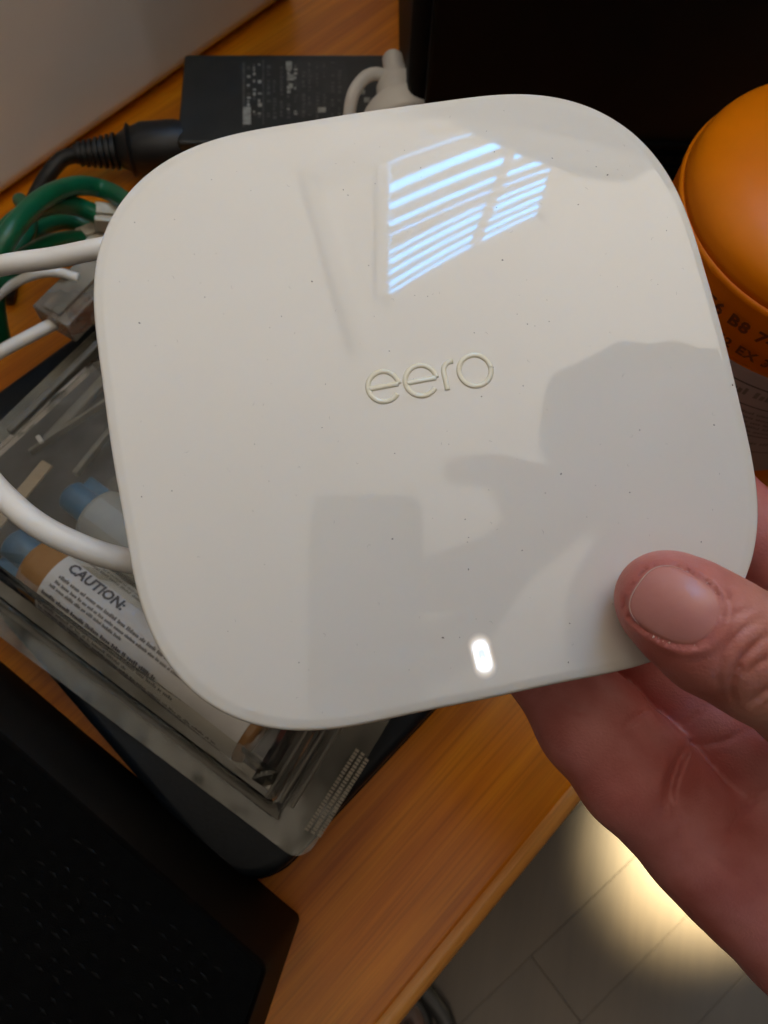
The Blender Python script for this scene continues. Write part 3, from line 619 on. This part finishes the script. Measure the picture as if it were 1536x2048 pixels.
V, Fc = revo(rings); obj('lid', V, Fc, M['shell'], ro, local=True)
low = []
for off, dz in ((.0016, .0023), (.0022, .0034), (.005, .0060), (.010, .0100), (.017, .0135), (.022, .0180), (.024, .0200), (.027, .0205)):
    low.append((ro_out-off, domez(ro_out)*(1-dz/.03)-.0025*0-dz))
V, Fc = revo(low, False, True); obj('base', V, Fc, mat('router_base', (.62, .60, .57), .35, var=.03), ro, local=True)
# logo strokes
def rl(px, py): return rhit(px, py)
e1c = rl(767, 774); oc = rl(950, 741); bd = (oc-e1c)[:2]; bd /= np.linalg.norm(bd); bn = np.array([-bd[1], bd[0]])
def stroke(cpx, pts, R):
    c = rl(*cpx)[:2]; P = []
    for x, y in pts: q2 = c+bd*x*R+bn*y*R; P.append([q2[0], q2[1], domez(np.hypot(*q2))+.00006])
    return tube(P, .00056, 12, smoothed=False, up=np.array([0, 0, 1.]), flat=.55)
def arc(a0, a1, n=40): return [(math.cos(a), math.sin(a)) for a in np.radians(np.linspace(a0, a1, n))]
for cpx, R in (((767, 773), .00330), ((842, 761), .00335)):
    P = [(-.92, 0)]+[(x, 0) for x in np.linspace(-.8, .97, 12)]+arc(4, 322, 64)
    V, Fc = stroke(cpx, [(x, 0) for x in np.linspace(-.95, .97, 16)], R); V2, F2 = stroke(cpx, arc(0, 320, 64), R)
    mb = MB(); mb.add(V, Fc); mb.add(V2, F2); obj('letter', np.concatenate(mb.V), mb.F, M['logo'], ro, local=True)['label'] = 'raised letter e'
V, Fc = stroke((889, 752), [(0, y) for y in np.linspace(-.92, .25, 14)]+[(.62-.62*math.cos(a), .25+.62*math.sin(a)) for a in np.radians(np.linspace(8, 82, 16))]+[(.72, .86)], .0034); obj('letter', V, Fc, M['logo'], ro, local=True)['label'] = 'raised letter r'
V, Fc = stroke((950, 741), arc(0, 356, 72)+[(1, 0)], .00345); obj('letter', V, Fc, M['logo'], ro, local=True)['label'] = 'raised letter o'
# status light: a pill shaped window in the lid, brighter in its middle
lm = bpy.data.materials.new('status_light'); lm.use_nodes = True; nt = lm.node_tree; b = nt.nodes['Principled BSDF']; b.inputs['Base Color'].default_value = (.80, .765, .715, 1); b.inputs['Roughness'].default_value = .05
at = nt.nodes.new('ShaderNodeAttribute'); at.attribute_name = 'glow'; nt.links.new(at.outputs['Color'], b.inputs['Emission Color']); b.inputs['Emission Strength'].default_value = 1.0
A, B = rl(959, 1290)[:2], rl(970, 1334)[:2]; rw = .0029
V = []; Fc = []; nr, na = 14, 40; gl = []
cl = np.linalg.norm(B-A); ax = (B-A)/cl; nx = np.array([-ax[1], ax[0]])
for i in range(nr+1):
    f = i/nr; rr = rw*f
    for k in range(na):
        an = 2*math.pi*k/na; c = A if math.cos(an) < 0 else B; q2 = (A+B)/2+(c-(A+B)/2)*min(1, f*1.2)+rr*(ax*math.cos(an)+nx*math.sin(an))
        V.append([q2[0], q2[1], domez(np.hypot(*q2))+.00004*(1-f)+.00001]); 
        g = 1.0 if f < .48 else max(0, (1-f)/.52)**2.2
        core = np.array([.95, .97, 1.0])*1.3 if f > .22 or math.cos(an) > .2 else np.array([.55, .68, .85])
        halo = np.array([1.0, .90, .80])*.9; gl.append(core*g if f < .6 else halo*g)
for i in range(nr):
    for k in range(na): Fc.append((i*na+k, (i+1)*na+k, (i+1)*na+(k+1) % na, i*na+(k+1) % na))
Fc = [tuple(f[::-1]) for f in Fc]
o = obj('status_light', V, Fc, lm, ro, local=True); ca = o.data.color_attributes.new('glow', 'FLOAT_COLOR', 'POINT')
for i, g in enumerate(gl): ca.data[i].color = (*g, 1)
# dust and lint on the lid
mb = MB()
for i in range(190):
    a = random.uniform(0, 2*math.pi); f = math.sqrt(random.random())*.95; r_ = radius(np.array([a]))[0]*f; x, y = r_*math.cos(a), r_*math.sin(a); 
    if i < 9: x, y = rl(*[(279, 646), (624, 563), (1005, 520), (1122, 948), (785, 1078), (1428, 850), (1465, 770), (1215, 350), (886, 1275)][i])[:2]
    s = (.00017 if i < 9 else random.choice((.00005, .00007, .00009, .00012))); an = random.uniform(0, math.pi); P = []
    bendk = random.uniform(-2, 2)
    L = s*random.uniform(2, 3.2) if i < 9 or random.random() < .6 else random.uniform(.0004, .0012)
    for t in np.linspace(-.5, .5, 5):
        a2 = an+bendk*t; q2 = (x+L*t*math.cos(a2), y+L*t*math.sin(a2)); P.append([*q2, domez(math.hypot(*q2))+s*.15])
    w_ = s if L < s*4 else .000022; mb.add(*tube(P, [w_*.4, w_, w_*.5], 5, smoothed=False, up=np.array([0, 0, 1.]), flat=.4))
o = obj('dust', np.concatenate(mb.V), mb.F, M['dust'], ro, local=True); tag(o, kind='stuff')

# ------------------------------------------------------------------ signed distance modelling for the hands and the person
def surfnets(xs, ys, zs_, D):
    S = D < 0; nx_, ny, nz = D.shape
    cell = np.zeros((nx_-1, ny-1, nz-1), np.int8)
    for a in (0, 1):
        for b in (0, 1):
            for c in (0, 1): cell += S[a:nx_-1+a, b:ny-1+b, c:nz-1+c]
    act = (cell > 0) & (cell < 8); I, J, Kk = np.nonzero(act); idx = -np.ones(act.shape, np.int32); idx[I, J, Kk] = np.arange(len(I))
    acc = np.zeros((len(I), 3)); cnt = np.zeros(len(I)); X = [xs, ys, zs_]
    cs = [(a, b, c) for a in (0, 1) for b in (0, 1) for c in (0, 1)]
    for p in cs:
        for ax in range(3):
            if p[ax] == 1: continue
            q = list(p); q[ax] = 1; d0 = D[I+p[0], J+p[1], Kk+p[2]]; d1 = D[I+q[0], J+q[1], Kk+q[2]]; c = (d0 < 0) != (d1 < 0); t = np.where(c, d0/np.where(c, d0-d1, 1), 0)
            P0 = np.stack([xs[I+p[0]], ys[J+p[1]], zs_[Kk+p[2]]], 1); P1 = np.stack([xs[I+q[0]], ys[J+q[1]], zs_[Kk+q[2]]], 1)
            acc += np.where(c[:, None], P0+(P1-P0)*t[:, None], 0); cnt += c
    V = acc/cnt[:, None]; Q = []
    for ax in range(3):
        s0 = [slice(1, -1)]*3; s0[ax] = slice(0, -1); s1 = [slice(1, -1)]*3; s1[ax] = slice(1, None)
        a0 = S[tuple(s0)]; a1 = S[tuple(s1)]; i, j, k = np.nonzero(a0 != a1); fl = a0[i, j, k]
        base = np.stack([i, j, k], 1); 
        for t in range(3):
            if t != ax: base[:, t] += 1
        o1, o2 = [t for t in range(3) if t != ax]
        def g(d1, d2): b = base.copy(); b[:, o1] -= d1; b[:, o2] -= d2; return idx[b[:, 0], b[:, 1], b[:, 2]]
        f = np.stack([g(1, 1), g(0, 1), g(0, 0), g(1, 0)], 1); flip = fl if ax != 1 else ~fl
        f = np.where(flip[:, None], f, f[:, ::-1]); Q.append(f)
    Q = np.concatenate(Q); return V, Q[(Q >= 0).all(1)]
def smin(a, b, k): h = np.maximum(k-np.abs(a-b), 0)/k; return np.minimum(a, b)-h*h*k*.25
def cone(G, a, b, ra, rb):
    a = np.asarray(a, np.float32); b = np.asarray(b, np.float32); ba = b-a; L2 = float(ba@ba); px, py, pz = G[0]-a[0], G[1]-a[1], G[2]-a[2]
    h = np.clip((px*ba[0]+py*ba[1]+pz*ba[2])/L2, 0, 1); 
    return np.sqrt((px-h*ba[0])**2+(py-h*ba[1])**2+(pz-h*ba[2])**2)-(ra+(rb-ra)*h)
def chain(G, P, k=.003):
    D = None
    for p, q in zip(P[:-1], P[1:]):
        d = cone(G, p[:3], q[:3], p[3], q[3]); D = d if D is None else smin(D, d, k)
    return D
def cp(px, py, d, r): return ((px-CX)/F*d, -(py-CY)/F*d, -d, r)
def axis(*segs):
    out = []
    for a, b, s in segs: out += list(np.arange(a, b, s))
    out.append(segs[-1][1]); return np.array(out, np.float32)

# right hand, in camera coordinates
xs = axis((.010, .040, .001), (.040, .104, .00062), (.104, .30, .0035)); ys = axis((-.30, -.125, .0035), (-.125, -.062, .001), (-.062, .0, .00062), (.0, .030, .0012)); zs_ = axis((-.31, -.232, .004), (-.232, -.130, .0009))
G = np.meshgrid(xs, ys, zs_, indexing='ij', sparse=True)
thumbC = [(1327, 1197, .1545, .0095), (1362, 1221, .1538, .0108), (1430, 1270, .153, .0119), (1520, 1318, .1535, .0121), (1640, 1395, .157, .0130), (1800, 1520, .166, .0165), (1960, 1690, .182, .021)]
ringC = [(960, 1180, .206, .0098), (1085, 1318, .200, .0112), (1182, 1446, .195, .0134), (1272, 1545, .193, .0146), (1400, 1680, .197, .0148), (1520, 1775, .200, .0165), (1680, 1880, .205, .02)]
midC = [(1080, 1090, .213, .0095), (1205, 1230, .208, .0105), (1310, 1335, .2045, .0112), (1400, 1412, .2020, .0122), (1480, 1495, .201, .0135), (1600, 1610, .202, .018)]
indC = [(1290, 880, .206, .0092), (1420, 985, .203, .0100), (1560, 1110, .199, .0113), (1665, 1250, .198, .0128), (1740, 1420, .199, .017)]
litC = [(1100, 1300, .238, .0085), (1170, 1410, .236, .0092), (1280, 1540, .231, .0102), (1400, 1650, .224, .0118), (1560, 1760, .214, .016)]
palmC = [(1470, 1640, .203, .016), (1640, 1640, .205, .023), (1800, 1660, .207, .028), (1980, 1780, .215, .031), (2250, 2050, .235, .029), (2700, 2500, .27, .031)]
palm2 = [(1470, 1735, .200, .0155), (1640, 1835, .205, .022), (1850, 1960, .212, .026), (2100, 2050, .225, .028)]
mk = lambda L: [cp(*p) for p in L]
T_ = chain(G, mk(thumbC)); 
Dp = smin(chain(G, mk(palmC), .008), chain(G, mk(palm2), .008), .012)
D = smin(chain(G, mk(ringC)), Dp, .007)
D = smin(D, smin(chain(G, mk(midC)), Dp, .006), .0012)
D = smin(D, smin(chain(G, mk(indC)), Dp, .006), .0015)
D = smin(D, smin(chain(G, mk(litC)), Dp, .006), .0015)
# image-plane coordinates of the grid, to lay out creases and the nail
PX = CX+F*G[0]/(-G[2]); PY = CY-F*G[1]/(-G[2])
def crease(D, pts, w, dep, lo=.13, hi=.22):
    pts = catmull(np.array(pts, float), 5); best = None
    x0, x1 = pts[:, 0].min()-40, pts[:, 0].max()+40; y0, y1 = pts[:, 1].min()-40, pts[:, 1].max()+40
    m = (PX > x0) & (PX < x1) & (PY > y0) & (PY < y1) & (-G[2] > lo) & (-G[2] < hi) & (np.abs(D) < .004)
    I = np.nonzero(m); 
    if len(I[0]) == 0: return
    px = PX[I[0], 0, I[2]] if PX.shape[1] == 1 else PX[I]; py = PY[0, I[1], I[2]] if PY.shape[0] == 1 else PY[I]
    bd_ = np.full(len(px), 1e9, np.float32); L = len(pts)-1; tt = np.zeros(len(px), np.float32)
    for i, (a, b) in enumerate(zip(pts[:-1], pts[1:])):
        d = b-a; h = np.clip(((px-a[0])*d[0]+(py-a[1])*d[1])/(d@d+1e-9), 0, 1); q = np.hypot(px-a[0]-h*d[0], py-a[1]-h*d[1]); s = q < bd_; bd_[s] = q[s]; tt[s] = (i+h[s])/L
    D[I] += 1.3*dep*np.exp(-(bd_/w)**2)*np.sin(np.pi*np.clip(tt, .04, .96))**.5
# thumb knuckle wrinkles
for pts, w, dep in (([(1448, 1408), (1436, 1352), (1452, 1300), (1482, 1262), (1520, 1240)], 5, .0006), ([(1472, 1412), (1462, 1376), (1480, 1325), (1510, 1290), (1540, 1268)], 6, .0009), ([(1500, 1408), (1535, 1380), (1575, 1340)], 7, .0010), ([(1496, 1350), (1520, 1326), (1550, 1308)], 5, .0006),
                    ([(1440, 1215), (1470, 1190), (1500, 1182)], 7, .00025), ([(1520, 1420), (1560, 1390), (1600, 1350)], 6, .0006), ([(1455, 1240), (1476, 1226), (1510, 1216)], 5, .0003)): crease(T_, pts, w, dep, hi=.162)
# finger and palm creases
for pts, w, dep in (([(1252, 1456), (1262, 1444), (1280, 1430), (1292, 1422)], 6, .0007), ([(1376, 1490), (1356, 1525), (1344, 1560), (1330, 1615)], 10, .0014), ([(1338, 1560), (1348, 1615), (1362, 1670), (1355, 1738)], 7, .0006),
                    ([(1545, 1570), (1500, 1605), (1470, 1640), (1450, 1668)], 7, .0009), ([(1412, 1410), (1385, 1438), (1360, 1452)], 6, .0005), ([(1490, 1462), (1450, 1482), (1404, 1490)], 8, .0007), ([(1390, 1670), (1440, 1730), (1520, 1780)], 9, .0004), ([(1120, 1400), (1150, 1420), (1185, 1428)], 7, .0005)): crease(D, pts, w, dep, lo=.165)
# nail bed: flatter front, raised fold round the nail
NC = np.array(cp(1357, 1213, .144, 0)[:3]); nU = np.array([-.85, .53]); nV = np.array([.53, .85])
X_, Y_ = G[0]-NC[0], G[1]-NC[1]; uu = (X_*nU[0]+Y_*nU[1])/.0072; vv = (X_*nV[0]+Y_*nV[1])/.0069
q = (np.abs(uu)**2.6+np.abs(vv)**2.6)**(1/2.6); front = (G[2] > -.1535)
tip = np.clip(uu, 0, 1)
fold = .00048*np.exp(-((q-1.14)/.11)**2)*(1-.75*tip)-.0005*np.exp(-(np.maximum(q-.55, 0)/.42)**4)-.0005*np.exp(-((q-1.0)/.035)**2)
T_ -= np.where(front, fold, 0)
T_only = T_.copy()
D = smin(D, T_, .004)
V, Q = surfnets(xs, ys, zs_, D)
# which vertices belong to the thumb: lighter back-of-hand skin
def samp(Dg, P):
    i = np.clip(np.searchsorted(xs, P[:, 0])-1, 0, len(xs)-2); j = np.clip(np.searchsorted(ys, P[:, 1])-1, 0, len(ys)-2); k = np.clip(np.searchsorted(zs_, P[:, 2])-1, 0, len(zs_)-2)
    return Dg[i, j, k]
td = samp(T_only, V); tw_ = np.clip(1-np.maximum(td, 0)/.004, 0, 1)
vpx = CX+F*V[:, 0]/-V[:, 2]; vpy = CY-F*V[:, 1]/-V[:, 2]
tip_r = np.exp(-(np.hypot(vpx-1330, vpy-1195)/190)**4)*tw_; kn = tw_*np.clip((vpx-1400)/120, 0, 1)
col = np.stack([1-.07*(1-tw_)-.04*tip_r, .98-.23*(1-tw_)-.18*tip_r+.05*kn, .98-.17*(1-tw_)-.12*tip_r-.04*kn], 1)
per = thing('person', 'person in a dark shirt, right hand gripping the white router between thumb and fingers', 'person', (.55, -.2, -.74))
o = obj('hand', V@RW.T+CAM, Q, M['skin'], per); ca = o.data.color_attributes.new('tint', 'FLOAT_COLOR', 'POINT')
ca.data.foreach_set('color', np.c_[col, np.ones(len(col))].astype(np.float32).ravel())
hand = o
# thumb nail laid on the surface
def frontz(x, y, Dg):
    i = np.clip(np.searchsorted(xs, x)-1, 0, len(xs)-2); j = np.clip(np.searchsorted(ys, y)-1, 0, len(ys)-2); fx = (x-xs[i])/(xs[i+1]-xs[i]); fy = (y-ys[j])/(ys[j+1]-ys[j])
    c = (Dg[i, j]*(1-fx)+Dg[i+1, j]*fx)*(1-fy)+(Dg[i, j+1]*(1-fx)+Dg[i+1, j+1]*fx)*fy
    n_ = np.nonzero(c < 0)[0]
    if len(n_) == 0: return None
    k = n_[-1]; t = c[k]/(c[k]-c[k+1]) if k+1 < len(c) else 0; return zs_[k]+(zs_[min(k+1, len(zs_)-1)]-zs_[k])*t
NV = []; nr, na = 16, 48
for i in range(nr+1):
    for k in range(na):
        a = 2*math.pi*k/na; f = i/nr*.985; rad = f/((abs(math.cos(a))**2.6+abs(math.sin(a))**2.6)**(1/2.6)); u_, v_ = rad*math.cos(a)*.0072, rad*math.sin(a)*.0069
        NV.append((NC[0]+nU[0]*u_+nV[0]*v_, NC[1]+nU[1]*u_+nV[1]*v_, u_, v_, f))
NV = np.array(NV); zz_ = []
smp = [(x, y, frontz(x, y, T_only)) for x, y, u_, v_, f in NV if f < .85]; smp = np.array([s for s in smp if s[2] is not None])
dx, dy = smp[:, 0]-NC[0], smp[:, 1]-NC[1]; u2 = dx*nU[0]+dy*nU[1]; v2 = dx*nV[0]+dy*nV[1]
Am = np.stack([np.ones_like(u2), u2, v2, u2*u2, v2*v2, u2*v2, v2**4*1e4], 1); co = np.linalg.lstsq(Am, smp[:, 2], rcond=None)[0]
u2, v2 = NV[:, 2], NV[:, 3]; zf_ = np.stack([np.ones_like(u2), u2, v2, u2*u2, v2*v2, u2*v2, v2**4*1e4], 1)@co+.00042-.0006*np.clip((NV[:, 4]-.93)/.07, 0, 1)*(NV[:, 2] < .003)
NP = np.stack([NV[:, 0], NV[:, 1], zf_], 1); top = len(NP); NP = np.vstack([NP, NP[nr*na:]-np.array([0, 0, .0006])])
Fc = [(i*na+k, (i+1)*na+k, (i+1)*na+(k+1) % na, i*na+(k+1) % na) for i in range(nr) for k in range(na)]
Fc += [(nr*na+k, top+k, top+(k+1) % na, nr*na+(k+1) % na) for k in range(na)]
nail = obj('fingernail', NP@RW.T+CAM, [f[::-1] for f in Fc], M['nail'], hand)
M['pale'] = mat('pale_keratin', (.78, .60, .50), .5, var=.1)
ed = [NP[nr*na+k % na]+np.array([0, 0, .00012]) for k in range(-9, 12)]
V, Fc = tube(np.array(ed)@RW.T+CAM, [.00002, .00007, .00007, .00002], 8, smoothed=False); obj('nail_edge', V, Fc, M['pale'], nail)
fk = MB()
for k in list(range(15, 22))+list(range(24, 37)):
    for _ in range(2):
        p = NP[nr*na+k % na]+np.array([random.gauss(0, .00022), random.gauss(0, .00022), .00025]); L = random.uniform(.00012, .0004); an = random.uniform(0, 3.1); d = np.array([math.cos(an), math.sin(an), 0])*L
        fk.add(*tube(np.array([p-d, p, p+d])@RW.T+CAM, [.00003, .00011, .00003], 5, smoothed=False))
tag(fk.build('cuticle_flakes', M['pale'], nail), kind='stuff')

# the phone taking the picture, held in the other hand; both show only as dim shapes mirrored in the lid
def cambox(c, half): V, Fc = boxM(c, half); return np.asarray(V)@RW.T+CAM, Fc
ph = thing('phone', 'dark phone taking the picture, mirrored faintly in the router lid', 'phone', CAM+RW@np.array([0, -.03, .008]))
pp = rounded([(-.034, -.105), (.031, -.105), (.031, .037), (-.034, .037)], .010, 8)
V, Fc = prism(pp, .003, .011); bevel(obj('body', np.asarray(V)@RW.T+CAM, Fc, M['phone'], ph), .002)
for cx_, cy_ in ((-.018, .022), (.014, .022)):
    V, Fc = lathe((cx_, cy_, .003), (cx_, cy_, .0005), [(0, .0075), (.8, .0075), (1, .0065)], 24); obj('lens_ring', np.asarray(V)@RW.T+CAM, Fc, M['lens'], ph, sharp=40)
xs = axis((-.02, .22, .002)); ys = axis((-.10, .10, .002)); zs_ = axis((-.03, .10, .002))
G = np.meshgrid(xs, ys, zs_, indexing='ij', sparse=True)
D = chain(G, [(.100, .040, .020, .020), (.125, .040, .035, .026), (.175, .046, .055, .026)], .008)
D = smin(D, chain(G, [(.105, .010, .030, .018), (.125, .035, .035, .024)]), .01)
for P in ([(.100, .048, .015, .014), (.074, .053, .005, .0105), (.052, .050, .000, .0085)], [(.100, .020, .025, .013), (.072, .006, .018, .009), (.048, -.002, .018, .0085), (.038, -.004, .016, .008)], [(.098, .010, .028, .012), (.068, -.014, .020, .009), (.044, -.022, .014, .0085), (.036, -.022, .006, .008)],
          [(.098, .004, .03, .012), (.066, -.034, .022, .009), (.044, -.044, .012, .0085), (.034, -.044, .003, .008)], [(.098, -.002, .032, .011), (.064, -.050, .024, .008), (.044, -.063, .012, .0075), (.036, -.063, .004, .007)]):
    D = smin(D, chain(G, P), .003)
V, Q = surfnets(xs, ys, zs_, D); o = obj('hand', V@RW.T+CAM, Q, M['skin'], per); ca = o.data.color_attributes.new('tint', 'FLOAT_COLOR', 'POINT'); ca.data.foreach_set('color', np.tile([1, .9, .9, 1], len(V)).astype(np.float32))
# torso in a shirt, sleeves, head
wr1 = PD(2650, 2450, .266); wr2 = CAM+RW@np.array([.165, .048, .05])
xs = axis((.0, .85, .012)); ys = axis((-.75, .30, .012)); zs_ = axis((-.12, .56, .012)); G = np.meshgrid(xs, ys, zs_, indexing='ij', sparse=True)
sh = np.array([.50, -.25, .36])
D = chain(G, [(.52, -.24, -.05, .14), (.51, -.18, .12, .15), (.48, -.12, .27, .12), (.45, -.08, .36, .06)], .08)
D = smin(D, chain(G, [(.31, -.10, .44, .125), (.38, -.24, .36, .13)]), .05)
D = smin(D, chain(G, [(.48, -.14, .28, .09), (.60, -.32, .27, .065), (.58, -.45, .10, .05), (*(wr1+np.array([.08, -.07, -.02])), .042), (*wr1, .034)], .03), .05)
D = smin(D, chain(G, [(.43, -.06, .30, .10), (.34, -.08, .40, .095), (.30, .02, .40, .060), (.24, .04, .38, .042), (*wr2, .031)], .03), .05)
V, Q = surfnets(xs, ys, zs_, D); obj('shirt', V, Q, M['shirt'], per)
hc = np.array([.325, .075, .530]); xs = axis((hc[0]-.14, hc[0]+.26, .005)); ys = axis((hc[1]-.26, hc[1]+.14, .005)); zs_ = axis((hc[2]-.24, hc[2]+.15, .005)); G = np.meshgrid(xs, ys, zs_, indexing='ij', sparse=True)
fw = np.array([-.76, .02, -.65]); fw /= np.linalg.norm(fw); sd = np.cross(fw, [0, 0, 1]); sd /= np.linalg.norm(sd); upv = np.cross(sd, fw)
def hp(f, s, u, r): p = hc+fw*f+sd*s+upv*u; return (*p, r)
D = smin(chain(G, [hp(-.02, 0, .02, .088), hp(.015, 0, .015, .078)], .02), chain(G, [hp(.04, 0, -.06, .042), hp(.03, 0, -.02, .06)], .02), .03)
D = smin(D, cone(G, hp(.085, 0, .01, 0)[:3], hp(.108, 0, -.018, 0)[:3], .008, .012), .012)
for s in (-1, 1): D = smin(D, cone(G, hp(-.01, s*.083, .012, 0)[:3], hp(-.012, s*.088, -.018, 0)[:3], .014, .010), .006)
D = smin(D, cone(G, hp(-.03, 0, -.04, 0)[:3], (.445, -.07, .37), .052, .060), .03)
for s in (-1, 1): e = hp(.097, s*.031, .018, .012); D = np.maximum(D, -(np.sqrt((G[0]-e[0])**2+(G[1]-e[1])**2+(G[2]-e[2])**2)-.012))
m_ = hp(.092, 0, -.062, 0); D = D+.003*np.exp(-(((G[0]-m_[0])*sd[0]+(G[1]-m_[1])*sd[1]+(G[2]-m_[2])*sd[2])/.02)**4-(((G[0]-m_[0])*upv[0]+(G[1]-m_[1])*upv[1]+(G[2]-m_[2])*upv[2])/.005)**2)
V, Q = surfnets(xs, ys, zs_, D); o = obj('head', V, Q, M['skin'], per); ca = o.data.color_attributes.new('tint', 'FLOAT_COLOR', 'POINT'); ca.data.foreach_set('color', np.tile([1, .95, .95, 1], len(V)).astype(np.float32)); head = o
Hh = smin(cone(G, hp(-.04, 0, .035, 0)[:3], hp(.030, 0, .060, 0)[:3], .098, .080), cone(G, hp(-.045, 0, -.05, 0)[:3], hp(-.015, 0, .03, 0)[:3], .090, .100), .02)
Hh = smin(Hh, chain(G, [hp(-.06, .02, -.02, .085), hp(-.08, .03, -.12, .075), hp(-.07, .05, -.20, .05)], .03), .03)
Hh = Hh+.007*np.sin(G[0]*95+G[1]*40)*np.sin(G[2]*45+G[1]*60)+.003*np.sin(G[0]*210+G[2]*170)
V, Q = surfnets(xs, ys, zs_, Hh); obj('hair', V, Q, M['hair'], head)
for s in (-1, 1):
    c = np.array(hp(.088, s*.031, .018, 0)[:3]); V, Fc = lathe(c-upv*.011, c+upv*.011, [(.5-.5*math.cos(a), .011*math.sin(a)) for a in np.linspace(0, math.pi, 12)], 20); obj('eye', V, Fc, M['cable_w'], head)

for o in list(bpy.data.objects):
    if '_m' in o.keys(): del o['_m']
